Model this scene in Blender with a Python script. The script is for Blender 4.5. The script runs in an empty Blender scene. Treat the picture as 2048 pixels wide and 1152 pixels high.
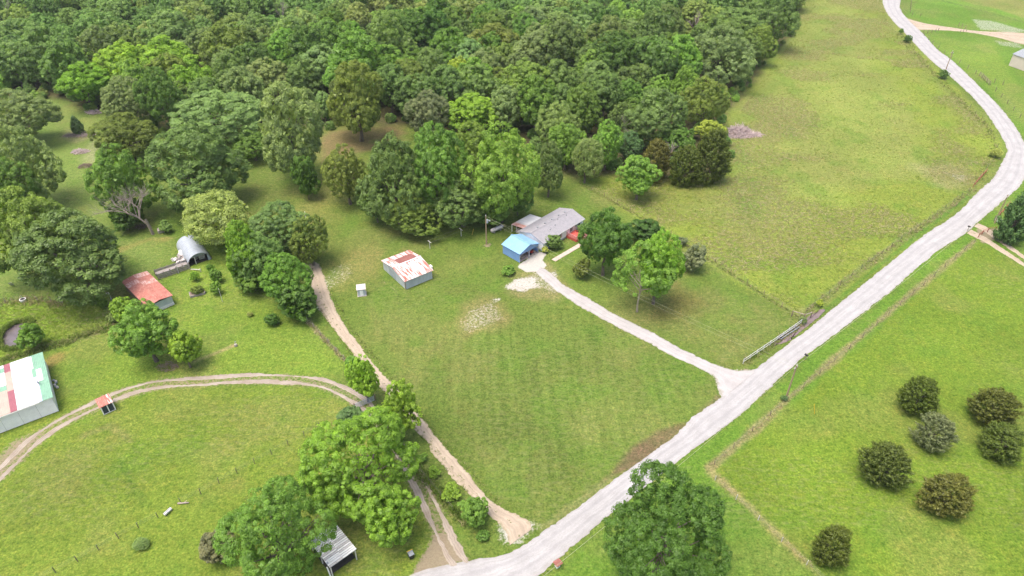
import bpy, math, random
import numpy as np
from mathutils import Vector, Matrix, Euler

rng = np.random.default_rng(7)
random.seed(7)
C = bpy.context.scene.collection
R = math.radians
PI = math.pi

# ------------------------------------------------------------------ camera, sky, sun, exposure
CAM_H, PITCH, FOC = 90.0, 36.0, 1365.0            # metres above ground, degrees below the horizon, focal length for a 2048 wide frame
sc = bpy.context.scene
cam = bpy.data.cameras.new('camera')
cam_o = bpy.data.objects.new('camera', cam)
C.objects.link(cam_o)
cam_o.location = (0, 0, CAM_H)
cam_o.rotation_euler = (R(90 - PITCH), 0, 0)
cam.sensor_width = 36.0
cam.lens = 36.0 * FOC / 2048.0
cam.clip_start = 0.5
cam.clip_end = 6000
sc.camera = cam_o

SUN_ELEV, SUN_AZ = 74.0, 240.0                      # azimuth clockwise from +Y
w = bpy.data.worlds.new('World')
sc.world = w
w.use_nodes = True
nt = w.node_tree
nt.nodes.clear()
sky = nt.nodes.new('ShaderNodeTexSky')
sky.sky_type = 'NISHITA'
sky.sun_disc = False
sky.sun_elevation = R(SUN_ELEV)
sky.sun_rotation = R(SUN_AZ)
sky.air_density = 1.0
sky.dust_density = 6.0
sky.ozone_density = 0.6
bg = nt.nodes.new('ShaderNodeBackground')
bg.inputs['Strength'].default_value = 0.14
wo = nt.nodes.new('ShaderNodeOutputWorld')
nt.links.new(sky.outputs[0], bg.inputs['Color'])
nt.links.new(bg.outputs[0], wo.inputs['Surface'])

sl = bpy.data.lights.new('sun', 'SUN')
sl.energy = 1.35
sl.angle = R(34)
sl.color = (1.0, 0.95, 0.87)
so = bpy.data.objects.new('sun', sl)
C.objects.link(so)
sdir = Vector((math.sin(R(SUN_AZ)) * math.cos(R(SUN_ELEV)), math.cos(R(SUN_AZ)) * math.cos(R(SUN_ELEV)), math.sin(R(SUN_ELEV))))
so.rotation_euler = sdir.to_track_quat('Z', 'Y').to_euler()
so.location = (0, 200, 200)

sc.view_settings.view_transform = 'Standard'
sc.view_settings.look = 'None'
sc.view_settings.exposure = 1.15
sc.view_settings.gamma = 1.0
sc.view_settings.use_curve_mapping = False
sc.cycles.max_bounces = 6
sc.cycles.diffuse_bounces = 3
sc.cycles.transmission_bounces = 4
sc.cycles.use_denoising = True

# ------------------------------------------------------------------ surveying: the photo read as a map of flat ground
_d = R(PITCH)
_F = np.array([0, math.cos(_d), -math.sin(_d)])
_U = np.array([0, math.sin(_d), math.cos(_d)])


def at(u, v, z=0.0):
    r = _F + np.array([1.0, 0, 0]) * (u - 1024) / FOC - _U * (v - 576) / FOC
    t = (CAM_H - z) / -r[2]
    return np.array([r[0] * t, r[1] * t, z])


def at2(pts, z=0.0):
    return np.array([at(u, v, z)[:2] for u, v in pts])


# ------------------------------------------------------------------ materials
def newmat(name):
    m = bpy.data.materials.new(name)
    m.use_nodes = True
    t = m.node_tree
    for n in list(t.nodes):
        if n.type != 'OUTPUT_MATERIAL':
            t.nodes.remove(n)
    return m, t, [n for n in t.nodes if n.type == 'OUTPUT_MATERIAL'][0]


def N(t, kind, **kw):
    n = t.nodes.new('ShaderNode' + kind)
    for k, v in kw.items():
        setattr(n, k, v)
    return n


def noise(t, vec, scale, detail=4, rough=0.55):
    n = N(t, 'TexNoise')
    n.inputs['Scale'].default_value = scale
    n.inputs['Detail'].default_value = detail
    n.inputs['Roughness'].default_value = rough
    t.links.new(vec, n.inputs['Vector'])
    return n.outputs[0]


def maprange(t, x, a, b, c=0.0, d=1.0, smooth=False):
    n = N(t, 'MapRange')
    if smooth:
        n.interpolation_type = 'SMOOTHSTEP'
    for k, v in zip(('From Min', 'From Max', 'To Min', 'To Max'), (a, b, c, d)):
        if isinstance(v, (int, float)):
            n.inputs[k].default_value = v
        else:
            t.links.new(v, n.inputs[k])
    t.links.new(x, n.inputs['Value'])
    return n.outputs[0]


def mth(t, op, a, b=None):
    n = N(t, 'Math', operation=op)
    for i, x in enumerate((a, b)):
        if x is None:
            continue
        if isinstance(x, (int, float)):
            n.inputs[i].default_value = x
        else:
            t.links.new(x, n.inputs[i])
    return n.outputs[0]


def mix(t, f, a, b, mode='MIX'):
    n = N(t, 'Mix', data_type='RGBA', blend_type=mode)
    ins = [i for i in n.inputs if i.type == 'RGBA']
    fi = n.inputs[0]
    if isinstance(f, (int, float)):
        fi.default_value = f
    else:
        t.links.new(f, fi)
    for s, x in zip(ins, (a, b)):
        if isinstance(x, tuple):
            s.default_value = (*x[:3], 1)
        else:
            t.links.new(x, s)
    return [o for o in n.outputs if o.type == 'RGBA'][0]


def attr(t, name, typ='GEOMETRY'):
    n = N(t, 'Attribute')
    n.attribute_name = name
    n.attribute_type = typ
    return n


def mat(name, c1, c2=None, scale=2.0, rough=0.7, bump=0.0, metal=0.0, stretch=None, lo=0.4, hi=0.6, c3=None):
    """wear: c1 and c2 mixed by noise in object space; optional third colour on a finer noise"""
    m, t, out = newmat(name)
    b = N(t, 'BsdfPrincipled')
    b.inputs['Roughness'].default_value = rough
    b.inputs['Metallic'].default_value = metal
    tc = N(t, 'TexCoord')
    vec = tc.outputs['Object']
    if stretch:
        mp = N(t, 'Mapping')
        mp.inputs['Scale'].default_value = stretch
        t.links.new(vec, mp.inputs['Vector'])
        vec = mp.outputs[0]
    if c2 is None:
        c2 = tuple(x * 0.8 for x in c1)
    nz = noise(t, vec, scale, 6, 0.6)
    col = mix(t, maprange(t, nz, lo, hi), c1, c2)
    if c3:
        nz3 = noise(t, vec, scale * 3.1, 5, 0.7)
        col = mix(t, maprange(t, nz3, 0.56, 0.66), col, c3)
    fine = noise(t, tc.outputs['Object'], 14, 3, 0.6)
    col = mix(t, 1.0, col, mix(t, fine, (0.82, 0.82, 0.82), (1.15, 1.15, 1.15)), 'MULTIPLY')
    t.links.new(col, b.inputs['Base Color'])
    if bump:
        bp = N(t, 'Bump')
        bp.inputs['Strength'].default_value = bump
        bp.inputs['Distance'].default_value = 0.05
        t.links.new(fine, bp.inputs['Height'])
        t.links.new(bp.outputs[0], b.inputs['Normal'])
    t.links.new(b.outputs[0], out.inputs['Surface'])
    return m


def leaf_mat(name, far=False):
    m, t, out = newmat(name)
    oi = N(t, 'ObjectInfo')
    if far:
        cr = N(t, 'ValToRGB')
        e = cr.color_ramp.elements
        e[0].position, e[0].color = 0.0, (0.118, 0.226, 0.059, 1)
        e[1].position, e[1].color = 1.0, (0.240, 0.437, 0.074, 1)
        for p, c in ((0.25, (0.172, 0.304, 0.082, 1)), (0.5, (0.212, 0.331, 0.108, 1)), (0.7, (0.150, 0.295, 0.072, 1)), (0.86, (0.271, 0.331, 0.113, 1))):
            k = e.new(p)
            k.color = c
        t.links.new(oi.outputs['Random'], cr.inputs[0])
        base = cr.outputs[0]
    else:
        base = mix(t, 1.0, oi.outputs['Color'], (1.92, 2.08, 1.45), 'MULTIPLY')
    v = attr(t, 'leafvar').outputs['Fac']
    col = mix(t, 1.0, base, mix(t, v, (0.58, 0.62, 0.60), (1.62, 1.50, 1.30)), 'MULTIPLY')
    d = N(t, 'BsdfDiffuse')
    tr = N(t, 'BsdfTranslucent')
    gl = N(t, 'BsdfGlossy')
    gl.inputs['Roughness'].default_value = 0.4
    gl.inputs['Color'].default_value = (0.8, 0.85, 0.8, 1)
    t.links.new(col, d.inputs['Color'])
    t.links.new(mix(t, 1.0, col, (1.25, 1.25, 0.6), 'MULTIPLY'), tr.inputs['Color'])
    ms = N(t, 'MixShader')
    ms.inputs[0].default_value = 0.42
    t.links.new(d.outputs[0], ms.inputs[1])
    t.links.new(tr.outputs[0], ms.inputs[2])
    m2 = N(t, 'MixShader')
    m2.inputs[0].default_value = 0.018
    t.links.new(ms.outputs[0], m2.inputs[1])
    t.links.new(gl.outputs[0], m2.inputs[2])
    t.links.new(m2.outputs[0], out.inputs['Surface'])
    return m


M = {}
M['leaf'] = leaf_mat('leaf')
M['leaf_far'] = leaf_mat('leaf_far', True)
M['bark'] = mat('bark', (0.11, 0.085, 0.065), (0.17, 0.145, 0.12), 5, 0.9, 0.6)
M['pale_bark'] = mat('pale_bark', (0.30, 0.26, 0.20), (0.2, 0.17, 0.13), 4, 0.9, 0.5)
M['dead_wood'] = mat('dead_wood', (0.36, 0.30, 0.26), (0.24, 0.20, 0.18), 3, 0.9, 0.5)
M['brush'] = mat('brush', (0.55, 0.45, 0.44), (0.36, 0.28, 0.275), 1.5, 0.9, 0.5)
M['wood_grey'] = mat('wood_grey', (0.24, 0.21, 0.20), (0.33, 0.30, 0.29), 3, 0.9, 0.5, stretch=(1, 6, 6))
M['wood_post'] = mat('wood_post', (0.16, 0.12, 0.09), (0.23, 0.18, 0.14), 4, 0.9, 0.5)
M['pole'] = mat('pole', (0.36, 0.25, 0.17), (0.26, 0.19, 0.13), 2, 0.85, 0.3, stretch=(4, 4, 0.4))
M['white'] = mat('white_paint', (0.80, 0.80, 0.80), (0.72, 0.72, 0.71), 1.2, 0.55)
M['white_wall'] = mat('white_siding', (0.85, 0.85, 0.87), (0.78, 0.78, 0.80), 0.8, 0.6)
M['metal_wall'] = mat('galvanised_wall', (0.47, 0.51, 0.56), (0.39, 0.43, 0.48), 0.9, 0.45, stretch=(1, 1, 0.3))
M['galv'] = mat('galvanised', (0.36, 0.40, 0.46), (0.30, 0.335, 0.39), 2, 0.45)
M['galv_dark'] = mat('galvanised_dull', (0.20, 0.22, 0.24), (0.28, 0.3, 0.32), 2, 0.5)
M['shingle'] = mat('shingle', (0.29, 0.28, 0.30), (0.25, 0.245, 0.265), 1.3, 0.9, 0.5)
M['blue_roof'] = mat('blue_roof', (0.235, 0.43, 0.64), (0.21, 0.40, 0.61), 0.7, 0.4)
M['blue_wall'] = mat('blue_wall', (0.19, 0.33, 0.60), (0.17, 0.30, 0.56), 0.8, 0.45)
M['trim_blue'] = mat('trim_blue', (0.16, 0.30, 0.55), None, 1, 0.5)
M['rust_white'] = mat('rusty_tin_light', (0.62, 0.58, 0.58), (0.36, 0.12, 0.08), 1.0, 0.6, stretch=(3.0, 0.28, 1), lo=0.50, hi=0.55, c3=(0.50, 0.40, 0.38))
M['rust_mid'] = mat('rusty_tin_half', (0.58, 0.48, 0.46), (0.34, 0.11, 0.08), 1.0, 0.65, stretch=(3.4, 0.24, 1), lo=0.49, hi=0.53, c3=(0.46, 0.30, 0.27))
M['rust_dark'] = mat('rusty_tin_dark', (0.25, 0.10, 0.085), (0.20, 0.075, 0.065), 1.2, 0.75)
M['rust_red'] = mat('rusty_tin_red', (0.44, 0.18, 0.14), (0.36, 0.12, 0.09), 1.2, 0.7, c3=(0.55, 0.36, 0.31))
M['rust_pink'] = mat('rusty_tin_pink', (0.60, 0.42, 0.38), (0.42, 0.17, 0.13), 1.4, 0.7, stretch=(2.5, 0.7, 1))
M['tin_white'] = mat('white_tin', (0.66, 0.655, 0.665), (0.58, 0.575, 0.59), 0.8, 0.45, stretch=(2, 0.3, 1))
M['tin_green'] = mat('green_tin', (0.20, 0.37, 0.26), (0.18, 0.33, 0.235), 0.8, 0.5)
M['tin_pink'] = mat('maroon_tin', (0.30, 0.10, 0.125), (0.27, 0.09, 0.11), 0.8, 0.5)
M['tin_tan'] = mat('tan_tin', (0.47, 0.34, 0.28), (0.43, 0.31, 0.26), 0.8, 0.5)
M['tin_red'] = mat('red_tin', (0.45, 0.12, 0.10), None, 0.8, 0.5)
M['tin_blue'] = mat('grey_blue_tin', (0.50, 0.55, 0.66), (0.36, 0.40, 0.50), 1.2, 0.45, stretch=(5, 0.2, 1))
M['dull_white_tin'] = mat('dull_white_tin', (0.60, 0.58, 0.57), (0.46, 0.44, 0.44), 1.0, 0.6, stretch=(4, 0.3, 1), c3=(0.36, 0.32, 0.32))
M['beige'] = mat('beige_panel', (0.60, 0.53, 0.45), (0.56, 0.49, 0.42), 0.5, 0.6)
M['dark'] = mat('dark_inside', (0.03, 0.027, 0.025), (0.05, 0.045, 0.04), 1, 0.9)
M['navy'] = mat('navy_panel', (0.022, 0.032, 0.055), (0.03, 0.042, 0.07), 1, 0.5)
M['deck_red'] = mat('deck_red', (0.52, 0.09, 0.07), (0.44, 0.075, 0.06), 2, 0.6)
M['deck_rail'] = mat('deck_rail', (0.48, 0.22, 0.20), (0.52, 0.33, 0.31), 2, 0.7)
M['concrete'] = mat('concrete_walk', (0.50, 0.40, 0.34), (0.43, 0.34, 0.29), 1, 0.9, 0.3)
M['glass'] = mat('window_glass', (0.05, 0.07, 0.08), None, 1, 0.12)
M['black'] = mat('black_plastic', (0.018, 0.019, 0.021), None, 1, 0.45)
M['yellow'] = mat('yellow_plastic', (0.65, 0.45, 0.04), None, 1, 0.5)
M['red_pipe'] = mat('red_pipe', (0.30, 0.09, 0.06), (0.24, 0.08, 0.05), 2, 0.7)
M['brick'] = mat('brick_red', (0.36, 0.14, 0.11), (0.29, 0.11, 0.09), 6, 0.85, 0.3)
M['tan_paint'] = mat('tan_paint', (0.52, 0.40, 0.32), None, 1, 0.5)
M['red_paint'] = mat('red_paint', (0.42, 0.05, 0.04), None, 1, 0.4)
M['tank'] = mat('tank_paint', (0.52, 0.49, 0.48), (0.42, 0.39, 0.37), 1.2, 0.5)
M['steel_post'] = mat('steel_post', (0.14, 0.10, 0.08), (0.10, 0.12, 0.08), 3, 0.7)
M['pale_post'] = mat('pale_post', (0.62, 0.60, 0.58), None, 3, 0.7)
M['wire'] = mat('wire', (0.20, 0.20, 0.17), None, 1, 0.5)
M['cable'] = mat('cable', (0.34, 0.36, 0.22), None, 1, 0.5)
M['stone'] = mat('stone', (0.44, 0.40, 0.37), (0.35, 0.31, 0.29), 2, 0.9, 0.5)
M['tarp'] = mat('tarp', (0.74, 0.72, 0.71), (0.62, 0.59, 0.58), 1.5, 0.6)
M['junk'] = mat('junk', (0.30, 0.25, 0.23), (0.62, 0.6, 0.58), 2.4, 0.7)


# ------------------------------------------------------------------ meshes and objects
def tag(o, label=None, cat=None, group=None, kind=None):
    if label: o['label'] = label
    if cat: o['category'] = cat
    if group: o['group'] = group
    if kind: o['kind'] = kind
    return o


def thing(name, label, cat, loc=(0, 0, 0), rz=0.0, group=None):
    o = bpy.data.objects.new(name, None)
    o.empty_display_size = 0.3
    C.objects.link(o)
    o.location = loc
    o.rotation_euler = (0, 0, rz)
    return tag(o, label, cat, group)


def mesh_np(name, verts, faces, m=None, smooth=False):
    me = bpy.data.meshes.new(name)
    verts = np.asarray(verts, dtype=np.float32)
    if isinstance(faces, np.ndarray):
        k = faces.shape[1]
        n = len(faces)
        me.vertices.add(len(verts))
        me.vertices.foreach_set('co', verts.ravel())
        me.loops.add(n * k)
        me.loops.foreach_set('vertex_index', faces.astype(np.int32).ravel())
        me.polygons.add(n)
        me.polygons.foreach_set('loop_start', np.arange(0, n * k, k, dtype=np.int32))
        me.polygons.foreach_set('loop_total', np.full(n, k, dtype=np.int32))
        me.update(calc_edges=True)
    else:
        me.from_pydata([tuple(map(float, v)) for v in verts], [], faces)
        me.update()
    if smooth:
        me.polygons.foreach_set('use_smooth', np.ones(len(me.polygons), dtype=bool))
    if m:
        me.materials.append(m)
    return me


def link(name, me, parent=None, loc=None, rot=None, scale=None):
    o = bpy.data.objects.new(name, me)
    C.objects.link(o)
    if parent: o.parent = parent
    if loc is not None: o.location = loc
    if rot is not None: o.rotation_euler = rot
    if scale is not None: o.scale = scale
    return o


class MB:
    def __init__(s):
        s.v, s.f = [], []

    def add(s, vs, fs):
        n = len(s.v)
        s.v += [tuple(map(float, v)) for v in vs]
        s.f += [tuple(i + n for i in f) for f in fs]
        return s

    def box(s, x0, x1, y0, y1, z0, z1):
        return s.add([(x0, y0, z0), (x1, y0, z0), (x1, y1, z0), (x0, y1, z0), (x0, y0, z1), (x1, y0, z1), (x1, y1, z1), (x0, y1, z1)],
                     [(3, 2, 1, 0), (4, 5, 6, 7), (0, 1, 5, 4), (1, 2, 6, 5), (2, 3, 7, 6), (3, 0, 4, 7)])

    def bar(s, a, b, wd, ht=None):
        """square bar from a to b"""
        a, b = Vector(a), Vector(b)
        ht = ht or wd
        d = (b - a).normalized()
        up = Vector((0, 0, 1)) if abs(d.z) < 0.95 else Vector((1, 0, 0))
        r = d.cross(up).normalized()
        u = r.cross(d)
        q = []
        for p in (a, b):
            for i, j in ((-1, -1), (1, -1), (1, 1), (-1, 1)):
                q.append(p + r * i * wd / 2 + u * j * ht / 2)
        return s.add(q, [(3, 2, 1, 0), (4, 5, 6, 7), (0, 1, 5, 4), (1, 2, 6, 5), (2, 3, 7, 6), (3, 0, 4, 7)])

    def tube(s, a, b, r0, r1=None, n=6, cap=True):
        a, b = Vector(a), Vector(b)
        r1 = r0 if r1 is None else r1
        d = (b - a).normalized()
        up = Vector((0, 0, 1)) if abs(d.z) < 0.95 else Vector((1, 0, 0))
        r = d.cross(up).normalized()
        u = r.cross(d)
        q = []
        for p, rr in ((a, r0), (b, r1)):
            for k in range(n):
                t = 2 * PI * k / n
                q.append(p + (r * math.cos(t) + u * math.sin(t)) * rr)
        fs = [(k, (k + 1) % n, n + (k + 1) % n, n + k) for k in range(n)]
        if cap:
            fs += [tuple(range(n))[::-1], tuple(range(n, 2 * n))]
        return s.add(q, fs)

    def poly(s, pts, d):
        """flat polygon given thickness along vector d"""
        n = len(pts)
        d = Vector(d)
        q = [Vector(p) for p in pts] + [Vector(p) + d for p in pts]
        return s.add(q, [tuple(range(n))[::-1], tuple(range(n, 2 * n))] + [(k, (k + 1) % n, n + (k + 1) % n, n + k) for k in range(n)])

    def sheet(s, p0, ex, ey, wd, ln, ribs=0.25, h=0.03, th=0.012):
        """ribbed metal sheet: width along ex, length along ey, ribs along ey"""
        p0, ex, ey = Vector(p0), Vector(ex).normalized(), Vector(ey).normalized()
        nz = ex.cross(ey).normalized()
        if nz.z < -1e-6 or (abs(nz.z) < 1e-6 and h < 0): nz = -nz
        k = max(1, round(wd / ribs))
        st = wd / k
        prof = []
        for i in range(k):
            x = i * st
            prof += [(x, 0), (x + st * 0.55, 0), (x + st * 0.68, h), (x + st * 0.87, h)]
        prof.append((wd, 0))
        q = []
        for yy in (0, ln):
            for x, z in prof: q.append(p0 + ex * x + ey * yy + nz * z)
        for yy in (0, ln):
            for x, z in prof: q.append(p0 + ex * x + ey * yy + nz * (z - th))
        n = len(prof)
        fs = []
        for i in range(n - 1):
            fs.append((i, i + 1, n + i + 1, n + i))
            fs.append((2 * n + i + 1, 2 * n + i, 3 * n + i, 3 * n + i + 1))
            fs.append((i + 1, i, 2 * n + i, 2 * n + i + 1))
            fs.append((n + i, n + i + 1, 3 * n + i + 1, 3 * n + i))
        fs.append((0, n, 3 * n, 2 * n))
        fs.append((n - 1, 3 * n - 1, 4 * n - 1, 2 * n - 1))
        return s.add(q, fs)

    def build(s, name, m, parent=None, smooth=False):
        me = mesh_np(name, s.v, s.f, M[m] if isinstance(m, str) else m, smooth)
        return link(name, me, parent)


# ------------------------------------------------------------------ fields used to colour the ground
def vnoise(x, y, cell, seed):
    g = np.random.default_rng(seed).random((257, 257))
    a, b = x / cell, y / cell
    i, j = np.floor(a).astype(int), np.floor(b).astype(int)
    fa, fb = a - i, b - j
    fa, fb = fa * fa * (3 - 2 * fa), fb * fb * (3 - 2 * fb)
    i0, j0, i1, j1 = i % 256, j % 256, (i + 1) % 256, (j + 1) % 256
    return (g[i0, j0] * (1 - fa) + g[i1, j0] * fa) * (1 - fb) + (g[i0, j1] * (1 - fa) + g[i1, j1] * fa) * fb


def fbm(x, y, cell, seed, o=3):
    s, a, tot = 0, 1, 0
    for k in range(o):
        s = s + a * vnoise(x + 37.1 * k, y - 21.7 * k, cell / 2 ** k, seed + k)
        tot += a
        a *= 0.55
    return s / tot


def seg_dist(x, y, pts, closed=False):
    d = np.full(x.shape, 1e9)
    n = len(pts)
    for i in range(n if closed else n - 1):
        p, q = pts[i], pts[(i + 1) % n]
        e = q - p
        L = max((e ** 2).sum(), 1e-9)
        t = np.clip(((x - p[0]) * e[0] + (y - p[1]) * e[1]) / L, 0, 1)
        d = np.minimum(d, np.hypot(x - p[0] - t * e[0], y - p[1] - t * e[1]))
    return d


def inside(x, y, pts):
    r = np.zeros(x.shape, dtype=bool)
    n = len(pts)
    for i in range(n):
        p, q = pts[i], pts[(i + 1) % n]
        if p[1] == q[1]: continue
        c = ((p[1] > y) != (q[1] > y)) & (x < (q[0] - p[0]) * (y - p[1]) / (q[1] - p[1]) + p[0])
        r ^= c
    return r


def sdist(x, y, pts):
    d = seg_dist(x, y, pts, True)
    return np.where(inside(x, y, pts), d, -d)


def sstep(a, b, x):
    t = np.clip((x - a) / (b - a), 0, 1)
    return t * t * (3 - 2 * t)


FOREST = [(-500, 215), (0, 197), (130, 197), (185, 222), (300, 240), (330, 262), (480, 262), (560, 240), (640, 262), (700, 250), (770, 252), (820, 246), (900, 262), (1000, 268),
          (1050, 300), (1090, 330), (1150, 362), (1200, 352), (1290, 348), (1350, 358), (1430, 345), (1462, 312), (1448, 270), (1440, 235), (1486, 182), (1502, 165), (1525, 128), (1565, 88),
          (1592, 52), (1600, 0), (1640, -50), (1640, -75), (-600, -75)]
FOREST_W = at2(FOREST)

ROAD_L = [(1762, -40), (1765, 0), (1771, 20), (1786, 42), (1811, 67), (1841, 100), (1873, 130), (1906, 157), (1948, 197), (1976, 230), (1996, 260), (2008, 283), (2015, 302), (2003, 327), (1986, 357), (1958, 382),
          (1911, 430), (1848, 470), (1773, 532), (1708, 583), (1650, 630), (1600, 670), (1525, 727), (1475, 770), (1387, 833), (1355, 866), (1320, 894), (1225, 961), (1150, 1019), (1100, 1054), (1050, 1089), (1000, 1111),
          (930, 1122), (860, 1137), (805, 1156), (740, 1190), (600, 1260)]
ROAD_R = [(1800, -40), (1801, 0), (1800, 15), (1810, 32), (1836, 57), (1851, 72), (1873, 97), (1906, 122), (1936, 150), (1966, 180), (2001, 215), (2026, 247), (2046, 278), (2055, 305), (2052, 345), (2036, 375), (2001, 405),
          (1961, 440), (1926, 470), (1868, 507), (1780, 583), (1737, 617), (1675, 665), (1610, 712), (1550, 765), (1500, 812), (1436, 863), (1350, 926), (1287, 976), (1225, 1026), (1150, 1089), (1100, 1129), (1078, 1152),
          (1020, 1195), (940, 1230), (820, 1260), (700, 1330)]
DRIVE_T = [(1082, 534), (1098, 543), (1114, 557), (1132, 572), (1175, 595), (1225, 626), (1307, 665), (1362, 697), (1425, 727), (1462, 739), (1490, 741), (1518, 737)]
DRIVE_B = [(1072, 545), (1084, 556), (1098, 569), (1112, 580), (1150, 607), (1200, 635), (1262, 667), (1300, 687), (1350, 715), (1407, 740), (1430, 757), (1438, 782), (1444, 797)]
LANE_L = [(606, 525), (610, 534), (620, 567), (630, 605), (667, 657), (707, 707), (750, 762), (775, 790), (822, 852), (857, 887), (870, 914), (912, 961), (960, 1010), (1000, 1050), (1014, 1072), (1020, 1090)]
LANE_R = [(634, 525), (642, 536), (650, 560), (660, 587), (671, 612), (692, 655), (732, 707), (767, 750), (790, 772), (830, 820), (865, 864), (885, 887), (912, 919), (970, 990), (1010, 1020), (1058, 1042), (1064, 1058)]
TRACK = [(925, 1132), (907, 1108), (888, 1070), (862, 1015), (838, 965), (812, 918), (772, 860), (738, 818), (700, 790), (640, 765), (560, 757), (480, 757), (400, 763), (320, 768), (258, 782), (200, 806), (150, 830), (100, 858), (60, 888), (22, 925), (-15, 960), (-60, 1000)]
TOP_U = [(1812, 36), (1848, 46), (1898, 54), (1960, 62), (2060, 66), (2160, 72)]
TOP_D = [(1838, 60), (1861, 60), (1923, 63), (1986, 73), (2060, 92), (2160, 110)]
RIGHT_U = [(1958, 444), (1975, 452), (1993, 466), (2048, 508), (2120, 565)]
RIGHT_D = [(1932, 468), (1950, 478), (1966, 485), (2048, 535), (2120, 590)]
POND = [(3, 676), (10, 660), (30, 648), (58, 644), (60, 655), (46, 672), (42, 690), (22, 696), (6, 690)]
PUDDLE = [(1546, 691), (1562, 672), (1600, 645), (1640, 620), (1647, 624), (1612, 655), (1578, 681)]
MUD = [(1205, 962), (1262, 896), (1316, 860), (1372, 842), (1384, 846), (1332, 894), (1276, 936)]

G_LAWN = (0.120, 0.155, 0.036)
G_FIELD = (0.136, 0.184, 0.026)
G_PAST = (0.188, 0.212, 0.044)
G_LEFT = (0.148, 0.185, 0.032)
G_POND = (0.170, 0.230, 0.034)
G_CLEAR = (0.150, 0.190, 0.055)
TAN = (0.30, 0.24, 0.15)
BROWN = (0.20, 0.135, 0.085)
LITTER = (0.085, 0.07, 0.04)


def axis(stops):
    out = [stops[0][0]]
    for (a, st), (b, _) in zip(stops[:-1], stops[1:]):
        n = max(1, round((b - a) / st))
        out += list(a + (b - a) * np.arange(1, n + 1) / n)
    return np.array(out)


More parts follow.
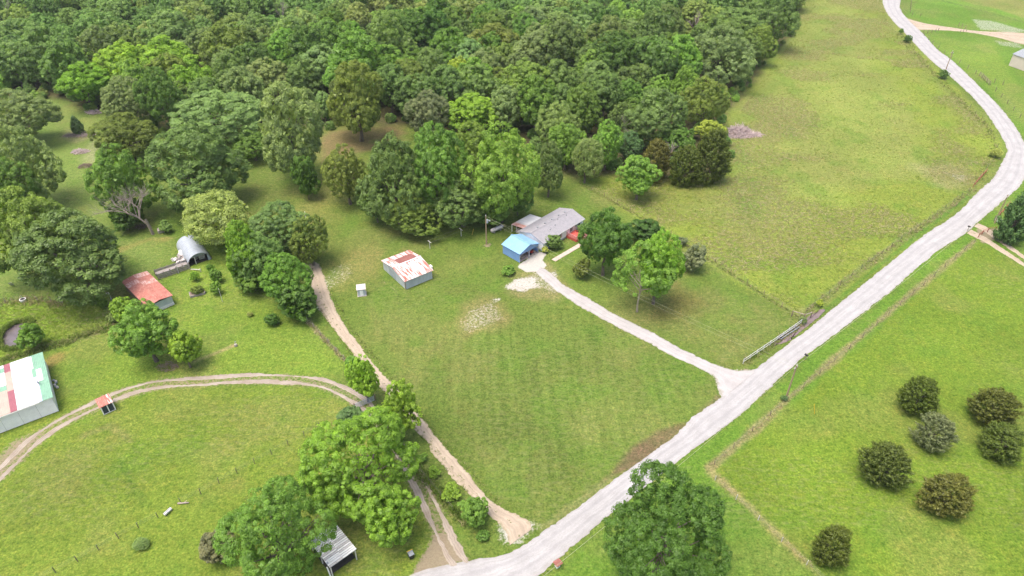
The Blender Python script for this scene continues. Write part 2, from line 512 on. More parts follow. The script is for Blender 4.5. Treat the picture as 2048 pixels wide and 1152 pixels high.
def build_ground():
    gx = axis([(-1500, 150), (-600, 30), (-320, 4), (-180, 1.2), (-95, 0.55), (125, 0.8), (215, 1.5), (330, 30), (600, 150), (1500, 1)])
    gy = axis([(-400, 60), (0, 10), (40, 0.55), (150, 0.7), (215, 1.2), (300, 2.5), (460, 40), (900, 150), (2100, 1)])
    X, Y = np.meshgrid(gx, gy)
    x, y = X.ravel(), Y.ravel()
    n = len(x)
    col = np.zeros((n, 3))
    nA = fbm(x, y, 28, 11)
    nB = fbm(x, y, 9, 23)
    nC = fbm(x, y, 2.6, 31, 2)
    wob = (nB - 0.5) * 5 + (nC - 0.5) * 2
    col[:] = G_LAWN

    def poly(px, c, feather=1.5, a=1.0, wb=0.6, raw=None):
        pts = at2(px) if raw is None else raw
        s = sdist(x, y, pts) + wob * wb
        k = (sstep(-feather, feather, s) * a)[:, None]
        col[:] = col * (1 - k) + np.array(c) * k

    def line(px, c, wd, a=1.0, feather=None, wb=0.25):
        s = wd - seg_dist(x, y, at2(px)) + wob * wb
        k = (sstep(-(feather or wd * 0.6), (feather or wd * 0.6), s) * a)[:, None]
        col[:] = col * (1 - k) + np.array(c) * k

    # big grass zones
    poly([(-400, 1400), (-400, 770), (200, 800), (320, 770), (640, 768), (740, 830), (830, 960), (905, 1150), (600, 1400)], G_LEFT, 2)
    poly([(-400, 760), (-400, 560), (0, 590), (220, 610), (330, 650), (110, 690), (0, 722)], G_POND, 2)
    poly([(-400, 560), (-400, 190), (0, 190), (180, 200), (230, 300), (240, 470), (330, 470), (345, 560), (220, 610)], G_CLEAR, 4)
    poly([(230, 620), (420, 500), (470, 560), (600, 640), (700, 730), (640, 760), (330, 765), (230, 790), (120, 760), (110, 700)], (0.150, 0.200, 0.036), 3)
    poly(ROAD_R[3:26] + [(1436, 863), (1350, 926), (1190, 1060), (1080, 1152), (1000, 1400), (2600, 1400), (2600, -80), (1900, -80)], (0.112, 0.185, 0.028), 1)
    poly([(1428, 945), (1560, 822), (1690, 712), (1955, 478), (2500, 800), (2500, 1400), (1720, 1240)], G_FIELD, 1)
    poly([(1600, 640), (1160, 370), (1280, 330), (1460, 330), (1450, 240), (1510, 160), (1590, 60), (1600, -70), (1770, -70), (1790, 45), (1990, 255), (2005, 300), (1950, 385), (1700, 580)], G_PAST, 2)
    poly([(1600, -60), (1560, 110), (1470, 240), (1500, 330), (1380, 420), (1500, 480), (1700, 380), (1880, 340), (1760, 120), (1690, -60)], (0.215, 0.225, 0.075), 8, 0.75, 2)
    poly([(1820, 0), (1960, 20), (2100, 60), (2100, 0), (1900, -60)], (0.13, 0.22, 0.035), 2)
    poly([(1940, 5), (2000, 20), (2100, 52), (2300, -60), (1840, -60), (1860, -10)], (0.20, 0.20, 0.07), 2)
    poly([(1840, 70), (1990, 90), (2020, 150), (2060, 200), (2060, 260), (1960, 160)], (0.155, 0.21, 0.04), 2)
    # worn and dry patches, and browner grass near trees
    poly([(560, 480), (650, 330), (660, 250), (820, 240), (790, 300), (720, 290), (700, 400), (620, 480)], (0.19, 0.17, 0.06), 6, 0.7, 2)
    poly([(640, 290), (655, 262), (790, 250), (815, 265), (790, 290), (700, 310), (650, 350)], BROWN, 2, 0.85)
    poly([(650, 560), (700, 500), (760, 490), (770, 540), (700, 560), (665, 580)], (0.22, 0.19, 0.075), 3, 0.8, 1.2)
    poly([(870, 640), (1100, 590), (1420, 780), (1300, 880), (1060, 1000), (900, 800), (720, 640), (800, 600)], (0.125, 0.155, 0.040), 5, 0.7, 2)
    poly([(1200, 640), (1340, 560), (1600, 640), (1490, 720), (1300, 660)], (0.165, 0.165, 0.058), 4, 0.7, 1.5)
    poly([(1290, 640), (1350, 570), (1400, 600), (1370, 640)], (0.17, 0.13, 0.05), 2, 0.6)  # shade of the lawn trees, put into the grass colour as brown
    poly([(320, 720), (280, 640), (390, 690), (400, 740), (330, 745)], (0.17, 0.15, 0.05), 3, 0.6)  # browner grass beside the round tree
    poly([(160, 320), (190, 270), (230, 300), (190, 340)], (0.27, 0.25, 0.17), 2, 0.7)
    poly([(120, 275), (140, 260), (185, 262), (190, 275), (150, 285)], (0.27, 0.23, 0.17), 1.5, 0.7)
    poly([(1150, 380), (1180, 370), (1230, 400), (1210, 410)], (0.23, 0.2, 0.09), 3, 0.5)
    poly([(1830, 330), (1900, 330), (1950, 350), (1935, 375), (1870, 380)], (0.25, 0.22, 0.13), 3, 0.7, 1.5)
    line([(240, 500), (300, 478), (330, 478)], (0.24, 0.2, 0.08), 1.2, 0.7)
    line([(90, 730), (115, 715)], (0.26, 0.17, 0.08), 1.3, 0.7)
    line([(468, 690), (440, 702), (385, 724)], (0.34, 0.25, 0.16), 0.45, 0.9)
    line([(700, 655), (780, 770), (890, 900)], (0.105, 0.135, 0.032), 0.8, 0.5)
    line([(160, 415), (210, 520), (240, 600)], (0.22, 0.2, 0.08), 0.8, 0.5)
    # weedy strips and ditches
    line([(-100, 745), (0, 722), (110, 690), (215, 655), (260, 640)], (0.10, 0.115, 0.045), 0.9, 0.9)
    line([(1420, 935), (1540, 832), (1572, 800), (1690, 700), (1800, 605), (1950, 482)], (0.23, 0.19, 0.11), 0.75, 0.9)
    line([(1424, 945), (1500, 1015), (1640, 1152), (1720, 1240)], (0.27, 0.22, 0.12), 0.6, 0.9)
    line([(1160, 368), (1300, 445), (1450, 540), (1602, 640)], (0.15, 0.16, 0.07), 0.5, 0.7)
    line([(1610, 628), (1700, 556), (1800, 482), (1950, 380)], (0.15, 0.16, 0.07), 1.1, 0.7)
    line([(1640, 630), (1720, 562), (1820, 482), (1940, 392)], (0.085, 0.16, 0.025), 0.5, 0.8)
    line([(1760, 30), (1850, 135), (1960, 250)], (0.16, 0.17, 0.06), 1.6, 0.5)
    line([(1860, -5), (1960, 20), (2100, 58)], (0.06, 0.11, 0.03), 0.7, 0.8)
    line([(1650, 60), (1470, 250), (1500, 420)], (0.15, 0.2, 0.05), 2.2, 0.4)
    line([(740, 830), (800, 900), (850, 960), (930, 1050)], (0.20, 0.17, 0.09), 0.5, 0.8)
    line([(615, 640), (650, 680), (688, 718)], (0.30, 0.25, 0.19), 0.35, 0.8)
    poly([(900, 650), (930, 608), (985, 588), (1015, 618), (1028, 645), (975, 668), (945, 682), (910, 675)], (0.22, 0.18, 0.085), 2.0, 0.75, 0.8)
    poly([(1000, 575), (1030, 545), (1100, 520), (1140, 575), (1110, 600), (1020, 592)], (0.24, 0.19, 0.11), 1.5, 0.7, 0.8)
    line([(240, 925), (262, 965), (290, 1005)], (0.085, 0.135, 0.024), 0.45, 0.6)
    line([(52, 985), (55, 1030), (64, 1085)], (0.095, 0.14, 0.026), 0.5, 0.5)
    line([(300, 820), (420, 800), (560, 795)], (0.17, 0.20, 0.045), 0.6, 0.35)
    poly([(1150, 660), (1200, 650), (1240, 668), (1190, 690)], (0.085, 0.145, 0.024), 2.0, 0.6, 0.8)
    poly([(1090, 690), (1140, 680), (1150, 720), (1100, 730)], (0.09, 0.14, 0.026), 2.0, 0.45, 0.8)
    line([(905, 610), (880, 700), (905, 800), (1000, 960)], (0.165, 0.165, 0.055), 0.7, 0.35)
    line([(700, 545), (740, 600), (760, 680)], (0.165, 0.16, 0.06), 0.7, 0.4)
    line([(170, 870), (220, 850), (260, 880)], (0.19, 0.165, 0.08), 0.7, 0.5)
    line([(350, 560), (365, 630), (330, 700)], (0.165, 0.175, 0.05), 0.5, 0.4)
    line([(1440, 720), (1540, 652), (1600, 644)], (0.18, 0.185, 0.07), 0.7, 0.5)
    poly(MUD, (0.135, 0.092, 0.066), 0.7, 1.0, 0.25)
    line([(1372, 858), (1410, 820), (1436, 795)], (0.15, 0.125, 0.075), 0.8, 0.9)
    line([(1090, 1055), (1225, 955)], (0.22, 0.19, 0.11), 0.7, 0.5)
    s = seg_dist(x, y, at2(POND), True)
    k = (sstep(2.0, 0.3, s) * 0.85)[:, None]
    col[:] = col * (1 - k) + np.array((0.075, 0.09, 0.035)) * k
    # low slow variation that belongs to the sward itself
    f = 0.80 + 0.40 * fbm(x, y, 17, 71)
    dry = sstep(0.48, 0.72, fbm(x, y, 12, 83))[:, None] * 0.34
    col[:] = col * f[:, None]
    col[:] = col * (1 - dry) + np.array((0.20, 0.18, 0.075)) * dry * (0.8 + 0.4 * nC[:, None])
    lush = sstep(0.55, 0.75, fbm(x, y, 7, 93))[:, None] * 0.4
    col[:] = col * (1 - lush) + np.array((0.095, 0.17, 0.024)) * lush
    poly(MUD, (0.150, 0.102, 0.072), 0.9, 0.4, 0.3)
    # forest floor
    poly(None, LITTER, 3, 0.95, 1.0, raw=FOREST_W)
    # roughness of the sward: pasture, pond side
    rough = 0.25 + 0 * x
    rough += 0.75 * sstep(-3, 6, sdist(x, y, at2([(1600, 640), (1160, 370), (1280, 330), (1460, 330), (1450, 240), (1510, 160), (1590, 60), (1600, -70), (1770, -70), (1790, 45), (1990, 255), (2005, 300), (1950, 385), (1700, 580)])))
    rough += 0.5 * sstep(-2, 3, sdist(x, y, at2([(-400, 760), (-400, 560), (0, 590), (220, 610), (330, 650), (110, 690), (0, 722)])))
    tuft = rough * sstep(0.40, 0.66, fbm(x * 0.6, y, 14, 55))
    # mown stripes of the lawn between the lanes and the front field
    mow = sstep(-1, 3, sdist(x, y, at2([(900, 660), (1090, 595), (1410, 780), (1250, 900), (1080, 1010), (960, 930), (700, 640)]))) * 0.9
    mow2 = sstep(-1, 3, sdist(x, y, at2([(-200, 1300), (-200, 870), (150, 850), (330, 780), (640, 775), (740, 850), (600, 960), (300, 1130)]))) * 0.6
    # gravel showing through
    grav = np.full(n, -1.0)

    def gpoly(px, g, feather):
        nonlocal grav
        s = sdist(x, y, at2(px)) + wob * 0.35
        grav = np.maximum(grav, -1 + (1 + g) * sstep(-feather, feather, s))

    def gstrip(a, b, g, feather):
        gpoly(a + b[::-1], g, feather)

    gstrip(ROAD_L, ROAD_R, 0.42, 1.3)
    gstrip(DRIVE_T, DRIVE_B, 0.5, 0.9)
    gstrip(LANE_L, LANE_R, 0.35, 0.8)
    gstrip(TOP_U, TOP_D, 0.4, 0.8)
    gpoly([(1040, 526), (1052, 520), (1077, 503), (1090, 508), (1084, 520), (1094, 530), (1078, 545), (1050, 545), (1036, 534)], 1.3, 0.6)
    gpoly([(1003, 573), (1025, 556), (1062, 549), (1082, 553), (1080, 566), (1100, 575), (1040, 584), (1010, 580)], 0.62, 1.0)
    gpoly([(1050, 548), (1090, 530), (1105, 545), (1135, 575), (1110, 590), (1060, 580)], 0.12, 1.5)
    gpoly([(1092, 545), (1112, 540), (1122, 552), (1106, 558)], 0.5, 1.0)
    gpoly([(980, 596), (1002, 592), (1010, 600), (990, 606)], 0.4, 0.8)
    gpoly([(908, 645), (935, 615), (985, 596), (1008, 620), (1022, 640), (975, 660), (945, 675), (918, 668)], 0.06, 2.2)
    gpoly([(1935, 36), (1985, 40), (2048, 58), (2100, 66), (1960, 62)], 0.22, 2.0)
    gpoly([(1975, 76), (2040, 86), (2060, 100), (2000, 92)], 0.15, 2.0)
    gpoly([(1880, 345), (1930, 345), (1950, 362), (1920, 368)], 0.1, 2.5)
    gpoly([(640, 560), (660, 530), (700, 520), (720, 545), (690, 570), (655, 585)], 0.0, 2.5)
    gpoly([(1000, 1040), (1050, 1030), (1085, 1050), (1045, 1095), (1000, 1092), (985, 1050)], 0.55, 1.6)
    gpoly([(690, 1095), (715, 1085), (720, 1110), (700, 1125)], 0.0, 1.2)
    dirt = np.full(n, -1.0)

    def dpoly(px, g, feather):
        nonlocal dirt
        s = sdist(x, y, at2(px)) + wob * 0.3
        dirt = np.maximum(dirt, -1 + (1 + g) * sstep(-feather, feather, s))

    dpoly([(-60, 980), (20, 880), (110, 840), (90, 880), (30, 930), (-40, 1010)], 0.45, 2.0)
    dpoly([(825, 1150), (850, 1090), (862, 1060), (900, 1060), (925, 1100), (945, 1125)], 1.0, 1.2)
    dpoly([(1945, 455), (2005, 455), (2010, 478), (1960, 490)], 0.5, 1.2)
    dpoly([(1425, 750), (1500, 735), (1445, 800)], 0.45, 1.0)
    dpoly([(1622, 826), (1630, 822), (1634, 830), (1626, 832)], 0.6, 0.5)
    dpoly([(964, 490), (980, 486), (982, 494), (968, 496)], 0.4, 0.6)
    dpoly([(765, 556), (800, 580), (795, 590), (760, 566)], 0.2, 0.8)
    dpoly([(664, 720), (700, 770), (690, 640), (660, 640)], -0.6, 1)
    s = 1.9 - seg_dist(x, y, at2(TRACK))
    dirt = np.maximum(dirt, -1 + 1.15 * sstep(-1.2, 0.6, s + wob * 0.2))
    # gentle lumps where the sward is rough; flat under roads
    Z = (fbm(x, y, 3.0, 61, 3) - 0.5) * 0.16 * np.clip(rough, 0, 1.2)
    calm = sstep(0.0, 2.5, np.minimum(np.maximum(-sdist(x, y, at2(ROAD_L + ROAD_R[::-1])), 0), np.maximum(-sdist(x, y, at2(DRIVE_T + DRIVE_B[::-1])), 0)))
    Z = Z * calm - 0.05
    s = sdist(x, y, at2(POND))
    Z = Z - 0.6 * sstep(-1.6, 0.6, s)
    nx, ny = len(gx), len(gy)
    idx = np.arange(n).reshape(ny, nx)
    q = np.stack([idx[:-1, :-1], idx[:-1, 1:], idx[1:, 1:], idx[1:, :-1]], -1).reshape(-1, 4)
    m, t, out = newmat('meadow')
    b = N(t, 'BsdfPrincipled')
    b.inputs['Roughness'].default_value = 0.9
    b.inputs['Specular IOR Level'].default_value = 0.15
    geo = N(t, 'NewGeometry')
    P = geo.outputs['Position']
    base = attr(t, 'sward').outputs['Color']
    ro = attr(t, 'tuft').outputs['Fac']
    gr = attr(t, 'gravel').outputs['Fac']
    di = attr(t, 'dirt').outputs['Fac']
    mw = attr(t, 'mow').outputs['Fac']
    mw2 = attr(t, 'mow_b').outputs['Fac']
    n1 = noise(t, P, 0.9, 6, 0.65)
    n2 = noise(t, P, 3.2, 4, 0.7)
    n3 = noise(t, P, 0.28, 5, 0.6)
    n4 = noise(t, P, 1.9, 3, 0.6)
    COLN = n4
    COLARR = col
    col = mix(t, 1.0, base, mix(t, maprange(t, n1, 0.28, 0.72), (0.70, 0.74, 0.66), (1.30, 1.26, 1.32)), 'MULTIPLY')
    col = mix(t, 1.0, col, mix(t, maprange(t, n2, 0.25, 0.75), (0.44, 0.50, 0.42), (1.58, 1.52, 1.56)), 'MULTIPLY')
    col = mix(t, mth(t, 'MULTIPLY', maprange(t, n4, 0.50, 0.66), 0.55), col, mix(t, 1.0, col, (1.55, 1.25, 1.5), 'MULTIPLY'))
    col = mix(t, mth(t, 'MULTIPLY', maprange(t, n4, 0.46, 0.34), 0.6), col, mix(t, 1.0, col, (0.55, 0.70, 0.6), 'MULTIPLY'))
    col = mix(t, mth(t, 'MULTIPLY', maprange(t, n3, 0.5, 0.68), 0.35), col, mix(t, 1.0, col, (1.35, 1.0, 1.3), 'MULTIPLY'))
    n5 = noise(t, P, 0.55, 7, 0.7)
    col = mix(t, mth(t, 'MULTIPLY', maprange(t, n5, 0.57, 0.64), 0.45), col, mix(t, 1.0, col, (0.66, 0.84, 0.66), 'MULTIPLY'))
    col = mix(t, mth(t, 'MULTIPLY', maprange(t, n5, 0.42, 0.36), 0.4), col, mix(t, 1.0, col, (1.3, 1.08, 1.2), 'MULTIPLY'))
    # streaky seed heads in rough grass
    mp = N(t, 'Mapping')
    mp.inputs['Scale'].default_value = (0.55, 1.3, 1)
    mp.inputs['Rotation'].default_value = (0, 0, R(12))
    t.links.new(P, mp.inputs['Vector'])
    st = noise(t, mp.outputs[0], 1.1, 5, 0.7)
    sf = mth(t, 'MULTIPLY', maprange(t, st, 0.50, 0.62), ro)
    col = mix(t, mth(t, 'MULTIPLY', sf, 0.62), col, (0.33, 0.29, 0.15))
    # mowing
    def stripes(rot, period, amt, fac):
        mm = N(t, 'Mapping')
        mm.inputs['Rotation'].default_value = (0, 0, R(rot))
        t.links.new(P, mm.inputs['Vector'])
        m2 = N(t, 'Mapping')
        m2.inputs['Scale'].default_value = (1.0 / period, 0.035, 1)
        t.links.new(mm.outputs[0], m2.inputs['Vector'])
        wv = noise(t, m2.outputs[0], 1.0, 3, 0.6)
        return mix(t, mth(t, 'MULTIPLY', fac, amt), (1, 1, 1), mix(t, maprange(t, wv, 0.35, 0.65), (0.72, 0.76, 0.7), (1.26, 1.2, 1.3)))
    col = mix(t, 1.0, col, stripes(-3, 1.3, 0.55, mw), 'MULTIPLY')
    col = mix(t, 1.0, col, stripes(49, 0.8, 0.5, mw2), 'MULTIPLY')
    ng = noise(t, P, 1.9, 8, 0.80)
    gm = maprange(t, mth(t, 'ADD', gr, mth(t, 'MULTIPLY', mth(t, 'SUBTRACT', ng, 0.5), 3.6)), 0.0, 0.6)
    dm = maprange(t, mth(t, 'ADD', di, mth(t, 'MULTIPLY', mth(t, 'SUBTRACT', ng, 0.5), 3.0)), 0.0, 0.4)
    col = mix(t, mth(t, 'MULTIPLY', dm, 0.85), col, mix(t, n2, (0.17, 0.125, 0.09), (0.30, 0.24, 0.185)))
    col = mix(t, mth(t, 'MULTIPLY', gm, 0.9), col, mix(t, n2, (0.31, 0.285, 0.255), (0.53, 0.51, 0.495)))
    t.links.new(col, b.inputs['Base Color'])
    bp = N(t, 'Bump')
    bp.inputs['Strength'].default_value = 0.9
    bp.inputs['Distance'].default_value = 0.25
    hgt = mth(t, 'ADD', mth(t, 'MULTIPLY', n2, 0.5), mth(t, 'MULTIPLY', n1, 0.6))
    hgt = mth(t, 'ADD', hgt, mth(t, 'MULTIPLY', sf, 0.8))
    t.links.new(hgt, bp.inputs['Height'])
    t.links.new(bp.outputs[0], b.inputs['Normal'])
    t.links.new(b.outputs[0], out.inputs['Surface'])
    me = mesh_np('ground', np.stack([x, y, Z], -1), q, m, True)
    a = me.attributes.new('sward', 'FLOAT_COLOR', 'POINT')
    a.data.foreach_set('color', np.concatenate([np.clip(COLARR * np.array([0.745, 0.88, 0.63]), 0, 1), np.ones((n, 1))], 1).astype(np.float32).ravel())
    for nm, arr in (('tuft', tuft), ('gravel', grav), ('dirt', dirt), ('mow', mow), ('mow_b', mow2)):
        a = me.attributes.new(nm, 'FLOAT', 'POINT')
        a.data.foreach_set('value', arr.astype(np.float32))
    o = link('ground', me)
    tag(o, kind='structure')


build_ground()


# ------------------------------------------------------------------ roads, lanes, water
def road_mat(name, c1, c2, edge, wheel=0.1, pebbles=0.5, weeds=0.0):
    m, t, out = newmat(name)
    b = N(t, 'BsdfPrincipled')
    b.inputs['Roughness'].default_value = 0.95
    b.inputs['Specular IOR Level'].default_value = 0.1
    P = N(t, 'NewGeometry').outputs['Position']
    ac = attr(t, 'across').outputs['Fac']
    al = attr(t, 'along').outputs['Fac']
    cb = N(t, 'CombineXYZ')
    t.links.new(mth(t, 'MULTIPLY', ac, 6.0), cb.inputs[0])
    t.links.new(mth(t, 'MULTIPLY', al, 0.12), cb.inputs[1])
    streak = noise(t, cb.outputs[0], 1.2, 5, 0.7)
    n1 = noise(t, P, 0.35, 5, 0.6)
    n2 = noise(t, P, 5.0, 4, 0.75)
    col = mix(t, maprange(t, n1, 0.35, 0.65), c1, c2)
    col = mix(t, 1.0, col, mix(t, maprange(t, streak, 0.3, 0.7), (1 - wheel * 2,) * 3, (1 + wheel,) * 3), 'MULTIPLY')
    col = mix(t, 1.0, col, mix(t, maprange(t, n2, 0.2, 0.8), (0.84, 0.83, 0.82), (1.10, 1.11, 1.12)), 'MULTIPLY')
    wt = maprange(t, mth(t, 'ABSOLUTE', mth(t, 'SUBTRACT', mth(t, 'ABSOLUTE', mth(t, 'ADD', ac, mth(t, 'MULTIPLY', mth(t, 'SUBTRACT', n1, 0.5), 0.25))), 0.36)), 0.04, 0.17, 1.0, 0.0)
    col = mix(t, mth(t, 'MULTIPLY', wt, maprange(t, streak, 0.3, 0.65)), col, mix(t, 1.0, col, (1 - wheel * 2.2, 1 - wheel * 2.2, 1 - wheel * 2.0), 'MULTIPLY'))
    pt = maprange(t, noise(t, P, 0.8, 7, 0.7), 0.60, 0.70)
    col = mix(t, mth(t, 'MULTIPLY', pt, 0.5), col, mix(t, 1.0, col, (0.80, 0.79, 0.79), 'MULTIPLY'))
    ef = mth(t, 'ADD', mth(t, 'ABSOLUTE', ac), mth(t, 'MULTIPLY', mth(t, 'SUBTRACT', noise(t, P, 1.1, 6, 0.7), 0.5), 0.9))
    col = mix(t, mth(t, 'MULTIPLY', maprange(t, ef, 0.80, 1.15), pebbles), col, edge)
    if weeds:       # grass tufts growing along the middle
        cen = mth(t, 'SUBTRACT', 0.42, mth(t, 'ABSOLUTE', mth(t, 'ADD', ac, 0.1)))
        wz = mth(t, 'ADD', cen, mth(t, 'MULTIPLY', mth(t, 'SUBTRACT', noise(t, P, 1.0, 7, 0.75), 0.5), 2.2))
        col = mix(t, mth(t, 'MULTIPLY', maprange(t, wz, 0.42, 0.60), weeds), col, (0.10, 0.11, 0.035))
    t.links.new(col, b.inputs['Base Color'])
    bp = N(t, 'Bump')
    bp.inputs['Strength'].default_value = 0.5
    bp.inputs['Distance'].default_value = 0.06
    t.links.new(n2, bp.inputs['Height'])
    t.links.new(bp.outputs[0], b.inputs['Normal'])
    t.links.new(b.outputs[0], out.inputs['Surface'])
    return m


def resample(p, n):
    s = np.concatenate([[0], np.cumsum(np.hypot(*np.diff(p, axis=0).T))])
    t = np.linspace(0, s[-1], n)
    return np.stack([np.interp(t, s, p[:, 0]), np.interp(t, s, p[:, 1])], -1), s[-1]


def smooth_line(p, k=3):
    """Catmull-Rom through the surveyed points"""
    q = np.vstack([2 * p[0] - p[1], p, 2 * p[-1] - p[-2]])
    out = []
    for i in range(1, len(q) - 2):
        a, b, c, d = q[i - 1:i + 3]
        for j in range(k):
            t = j / k
            out.append(0.5 * ((2 * b) + (c - a) * t + (2 * a - 5 * b + 4 * c - d) * t * t + (3 * b - a - 3 * c + d) * t ** 3))
    out.append(p[-1])
    return np.array(out)


def strip(name, Lw, Rw, m, z=0.03, crown=0.06, ragged=0.25, step=0.5, cols=7, seed=1, kind='structure'):
    L0 = np.hypot(*np.diff(Lw, axis=0).T).sum()
    n = max(8, int(L0 / step))
    a, _ = resample(smooth_line(Lw), n)
    b, _ = resample(smooth_line(Rw), n)
    al = np.linspace(0, L0, n)
    g = np.random.default_rng(seed)
    ra = (fbm(al, al * 0 + seed, 2.2, seed, 3) - 0.5) * 2 * ragged + g.normal(0, ragged * 0.22, n)
    rb = (fbm(al, al * 0 + seed + 40, 2.2, seed + 9, 3) - 0.5) * 2 * ragged + g.normal(0, ragged * 0.22, n)
    w_ = np.maximum(np.hypot(*(b - a).T), 0.2)[:, None]
    e = (b - a) / w_
    a = a - e * ra[:, None]
    b = b + e * rb[:, None]
    ts = np.linspace(0, 1, cols)
    v = np.zeros((n, cols, 3))
    for j, tt in enumerate(ts):
        v[:, j, :2] = a * (1 - tt) + b * tt
        v[:, j, 2] = z + crown * (1 - (2 * tt - 1) ** 2)
    v[:, 0, 2] -= 0.06
    v[:, -1, 2] -= 0.06
    idx = np.arange(n * cols).reshape(n, cols)
    q = np.stack([idx[:-1, :-1], idx[1:, :-1], idx[1:, 1:], idx[:-1, 1:]], -1).reshape(-1, 4)
    me = mesh_np(name, v.reshape(-1, 3), q, m, True)
    if me.polygons[0].normal.z < 0:
        me.flip_normals()
    at_ = me.attributes.new('across', 'FLOAT', 'POINT')
    at_.data.foreach_set('value', np.tile(ts * 2 - 1, n).astype(np.float32))
    at_ = me.attributes.new('along', 'FLOAT', 'POINT')
    at_.data.foreach_set('value', np.repeat(al, cols).astype(np.float32))
    return tag(link(name, me), kind=kind)


M['road'] = road_mat('road_gravel', (0.375, 0.368, 0.366), (0.325, 0.318, 0.316), (0.235, 0.205, 0.17), 0.085, 0.55)
M['drive'] = road_mat('drive_gravel', (0.40, 0.385, 0.378), (0.345, 0.328, 0.32), (0.17, 0.16, 0.075), 0.05, 0.85)
M['lane'] = road_mat('lane_dirt', (0.42, 0.35, 0.27), (0.36, 0.295, 0.225), (0.15, 0.14, 0.06), 0.10, 0.85, 0.9)
M['rut'] = road_mat('rut_dirt', (0.38, 0.33, 0.28), (0.29, 0.24, 0.19), (0.14, 0.135, 0.06), 0.15, 0.9)
strip('gravel_road', at2(ROAD_L), at2(ROAD_R), M['road'], 0.03, 0.10, 0.35, 0.45, 9, 3)
strip('gravel_driveway', at2(DRIVE_T), at2(DRIVE_B), M['drive'], 0.02, 0.04, 0.3, 0.4, 7, 5)
strip('dirt_lane', at2(LANE_L), at2(LANE_R), M['lane'], 0.02, 0.04, 0.4, 0.35, 7, 8)
strip('far_driveway', at2(TOP_U), at2(TOP_D), M['lane'], 0.02, 0.03, 0.6, 0.8, 7, 12)
tk = smooth_line(at2(TRACK), 6)
dk = np.gradient(tk, axis=0)
nk = np.stack([-dk[:, 1], dk[:, 0]], -1) / np.hypot(*dk.T)[:, None]
for s_ in (-1, 1):
    wv_ = 0.42 + 0.18 * np.sin(np.arange(len(tk)) * 0.31 + s_)[:, None]
    strip('wheel_rut', (tk + nk * (s_ * 0.92 + wv_))[::3], (tk + nk * (s_ * 0.92 - wv_))[::3], M['rut'], 0.015, 0.0, 0.28, 0.35, 5, 20 + s_)
rd_u, rd_d = at2(RIGHT_U), at2(RIGHT_D)
for i_, (a_, b_) in enumerate(((0.08, 0.38), (0.62, 0.92))):
    uu, ul = resample(rd_u, 14)
    dd, dl = resample(rd_d, 14)
    strip('wheel_rut', uu * (1 - a_) + dd * a_, uu * (1 - b_) + dd * b_, M['lane'], 0.015, 0.0, 0.35, 0.35, 5, 31 + i_)


def blob(name, px, m, z, seed, kind='structure', sub=10, rag=0.25):
    p = at2(px)
    p = np.vstack([p, p[:1]])
    q = smooth_line(p, sub)[:-1]
    g = np.random.default_rng(seed)
    c = q.mean(0)
    q = q + g.normal(0, rag * 0.4, q.shape)
    n = len(q)
    v = np.vstack([np.c_[q, np.full(n, z)], np.c_[q * 0.6 + c * 0.4, np.full(n, z)], [[c[0], c[1], z]]])
    f = [(i, (i + 1) % n, n + (i + 1) % n, n + i) for i in range(n)] + [(n + i, n + (i + 1) % n, 2 * n) for i in range(n)]
    me = mesh_np(name, v, f, m)
    if me.polygons[0].normal.z < 0: me.flip_normals()
    return tag(link(name, me), kind=kind)


def water_mat(name, c1, c2):
    m, t, out = newmat(name)
    b = N(t, 'BsdfPrincipled')
    b.inputs['Roughness'].default_value = 0.18
    P = N(t, 'NewGeometry').outputs['Position']
    n1 = noise(t, P, 0.7, 5, 0.6)
    t.links.new(mix(t, maprange(t, n1, 0.4, 0.62), c1, c2), b.inputs['Base Color'])
    bp = N(t, 'Bump')
    bp.inputs['Strength'].default_value = 0.25
    bp.inputs['Distance'].default_value = 0.02
    t.links.new(noise(t, P, 6, 4, 0.6), bp.inputs['Height'])
    t.links.new(bp.outputs[0], b.inputs['Normal'])
    t.links.new(b.outputs[0], out.inputs['Surface'])
    return m


M['pond'] = water_mat('pond_water', (0.135, 0.112, 0.118), (0.10, 0.085, 0.085))
M['puddle'] = water_mat('ditch_water', (0.19, 0.14, 0.135), (0.15, 0.115, 0.105))
blob('pond_water', POND, M['pond'], -0.30, 2, rag=0.3)
blob('ditch_water', PUDDLE, M['puddle'], 0.03, 3, rag=0.25)


# ------------------------------------------------------------------ buildings
def frame(name, label, cat, n_, f_, b_):
    """a building on its three surveyed ground corners: near, right, left"""
    n_, f_, b_ = (Vector(at(*p)) for p in (n_, f_, b_))
    ex = (f_ - n_)
    L = ex.length
    ex.normalize()
    ey = Vector((-ex.y, ex.x, 0))
    W = (b_ - n_).dot(ey)
    t = thing(name, label, cat, n_, math.atan2(ex.y, ex.x))
    return t, L, W


def wall_window(parent, x0, x1, z0, z1, y=-0.02, shutters=None):
    f = MB()
    for a in ((x0 - .07, x1 + .07, z0 - .07, z0), (x0 - .07, x1 + .07, z1, z1 + .07), (x0 - .07, x0, z0, z1), (x1, x1 + .07, z0, z1)):
        f.box(a[0], a[1], y - 0.05, y + 0.02, a[2], a[3])
    f.box((x0 + x1) / 2 - .025, (x0 + x1) / 2 + .025, y - 0.04, y + 0.01, z0, z1)
    o = f.build('window', 'white', parent)
    MB().box(x0, x1, y - 0.015, y + 0.005, z0, z1).build('pane', 'glass', o)
    if shutters:
        for a, b in ((x0 - .5, x0 - .1), (x1 + .1, x1 + .5)):
            MB().box(a, b, y - 0.04, y + 0.01, z0 - .05, z1 + .05).build('shutter', shutters, o)


def gable_pts(a0, a1, z, rise, other, ax):
    mid = (a0 + a1) / 2
    p = [(a0, 0), (a1, 0), (a1, z), (mid, z + rise), (a0, z)]
    return [(u, other, h) if ax == 'x' else (other, u, h) for u, h in p]


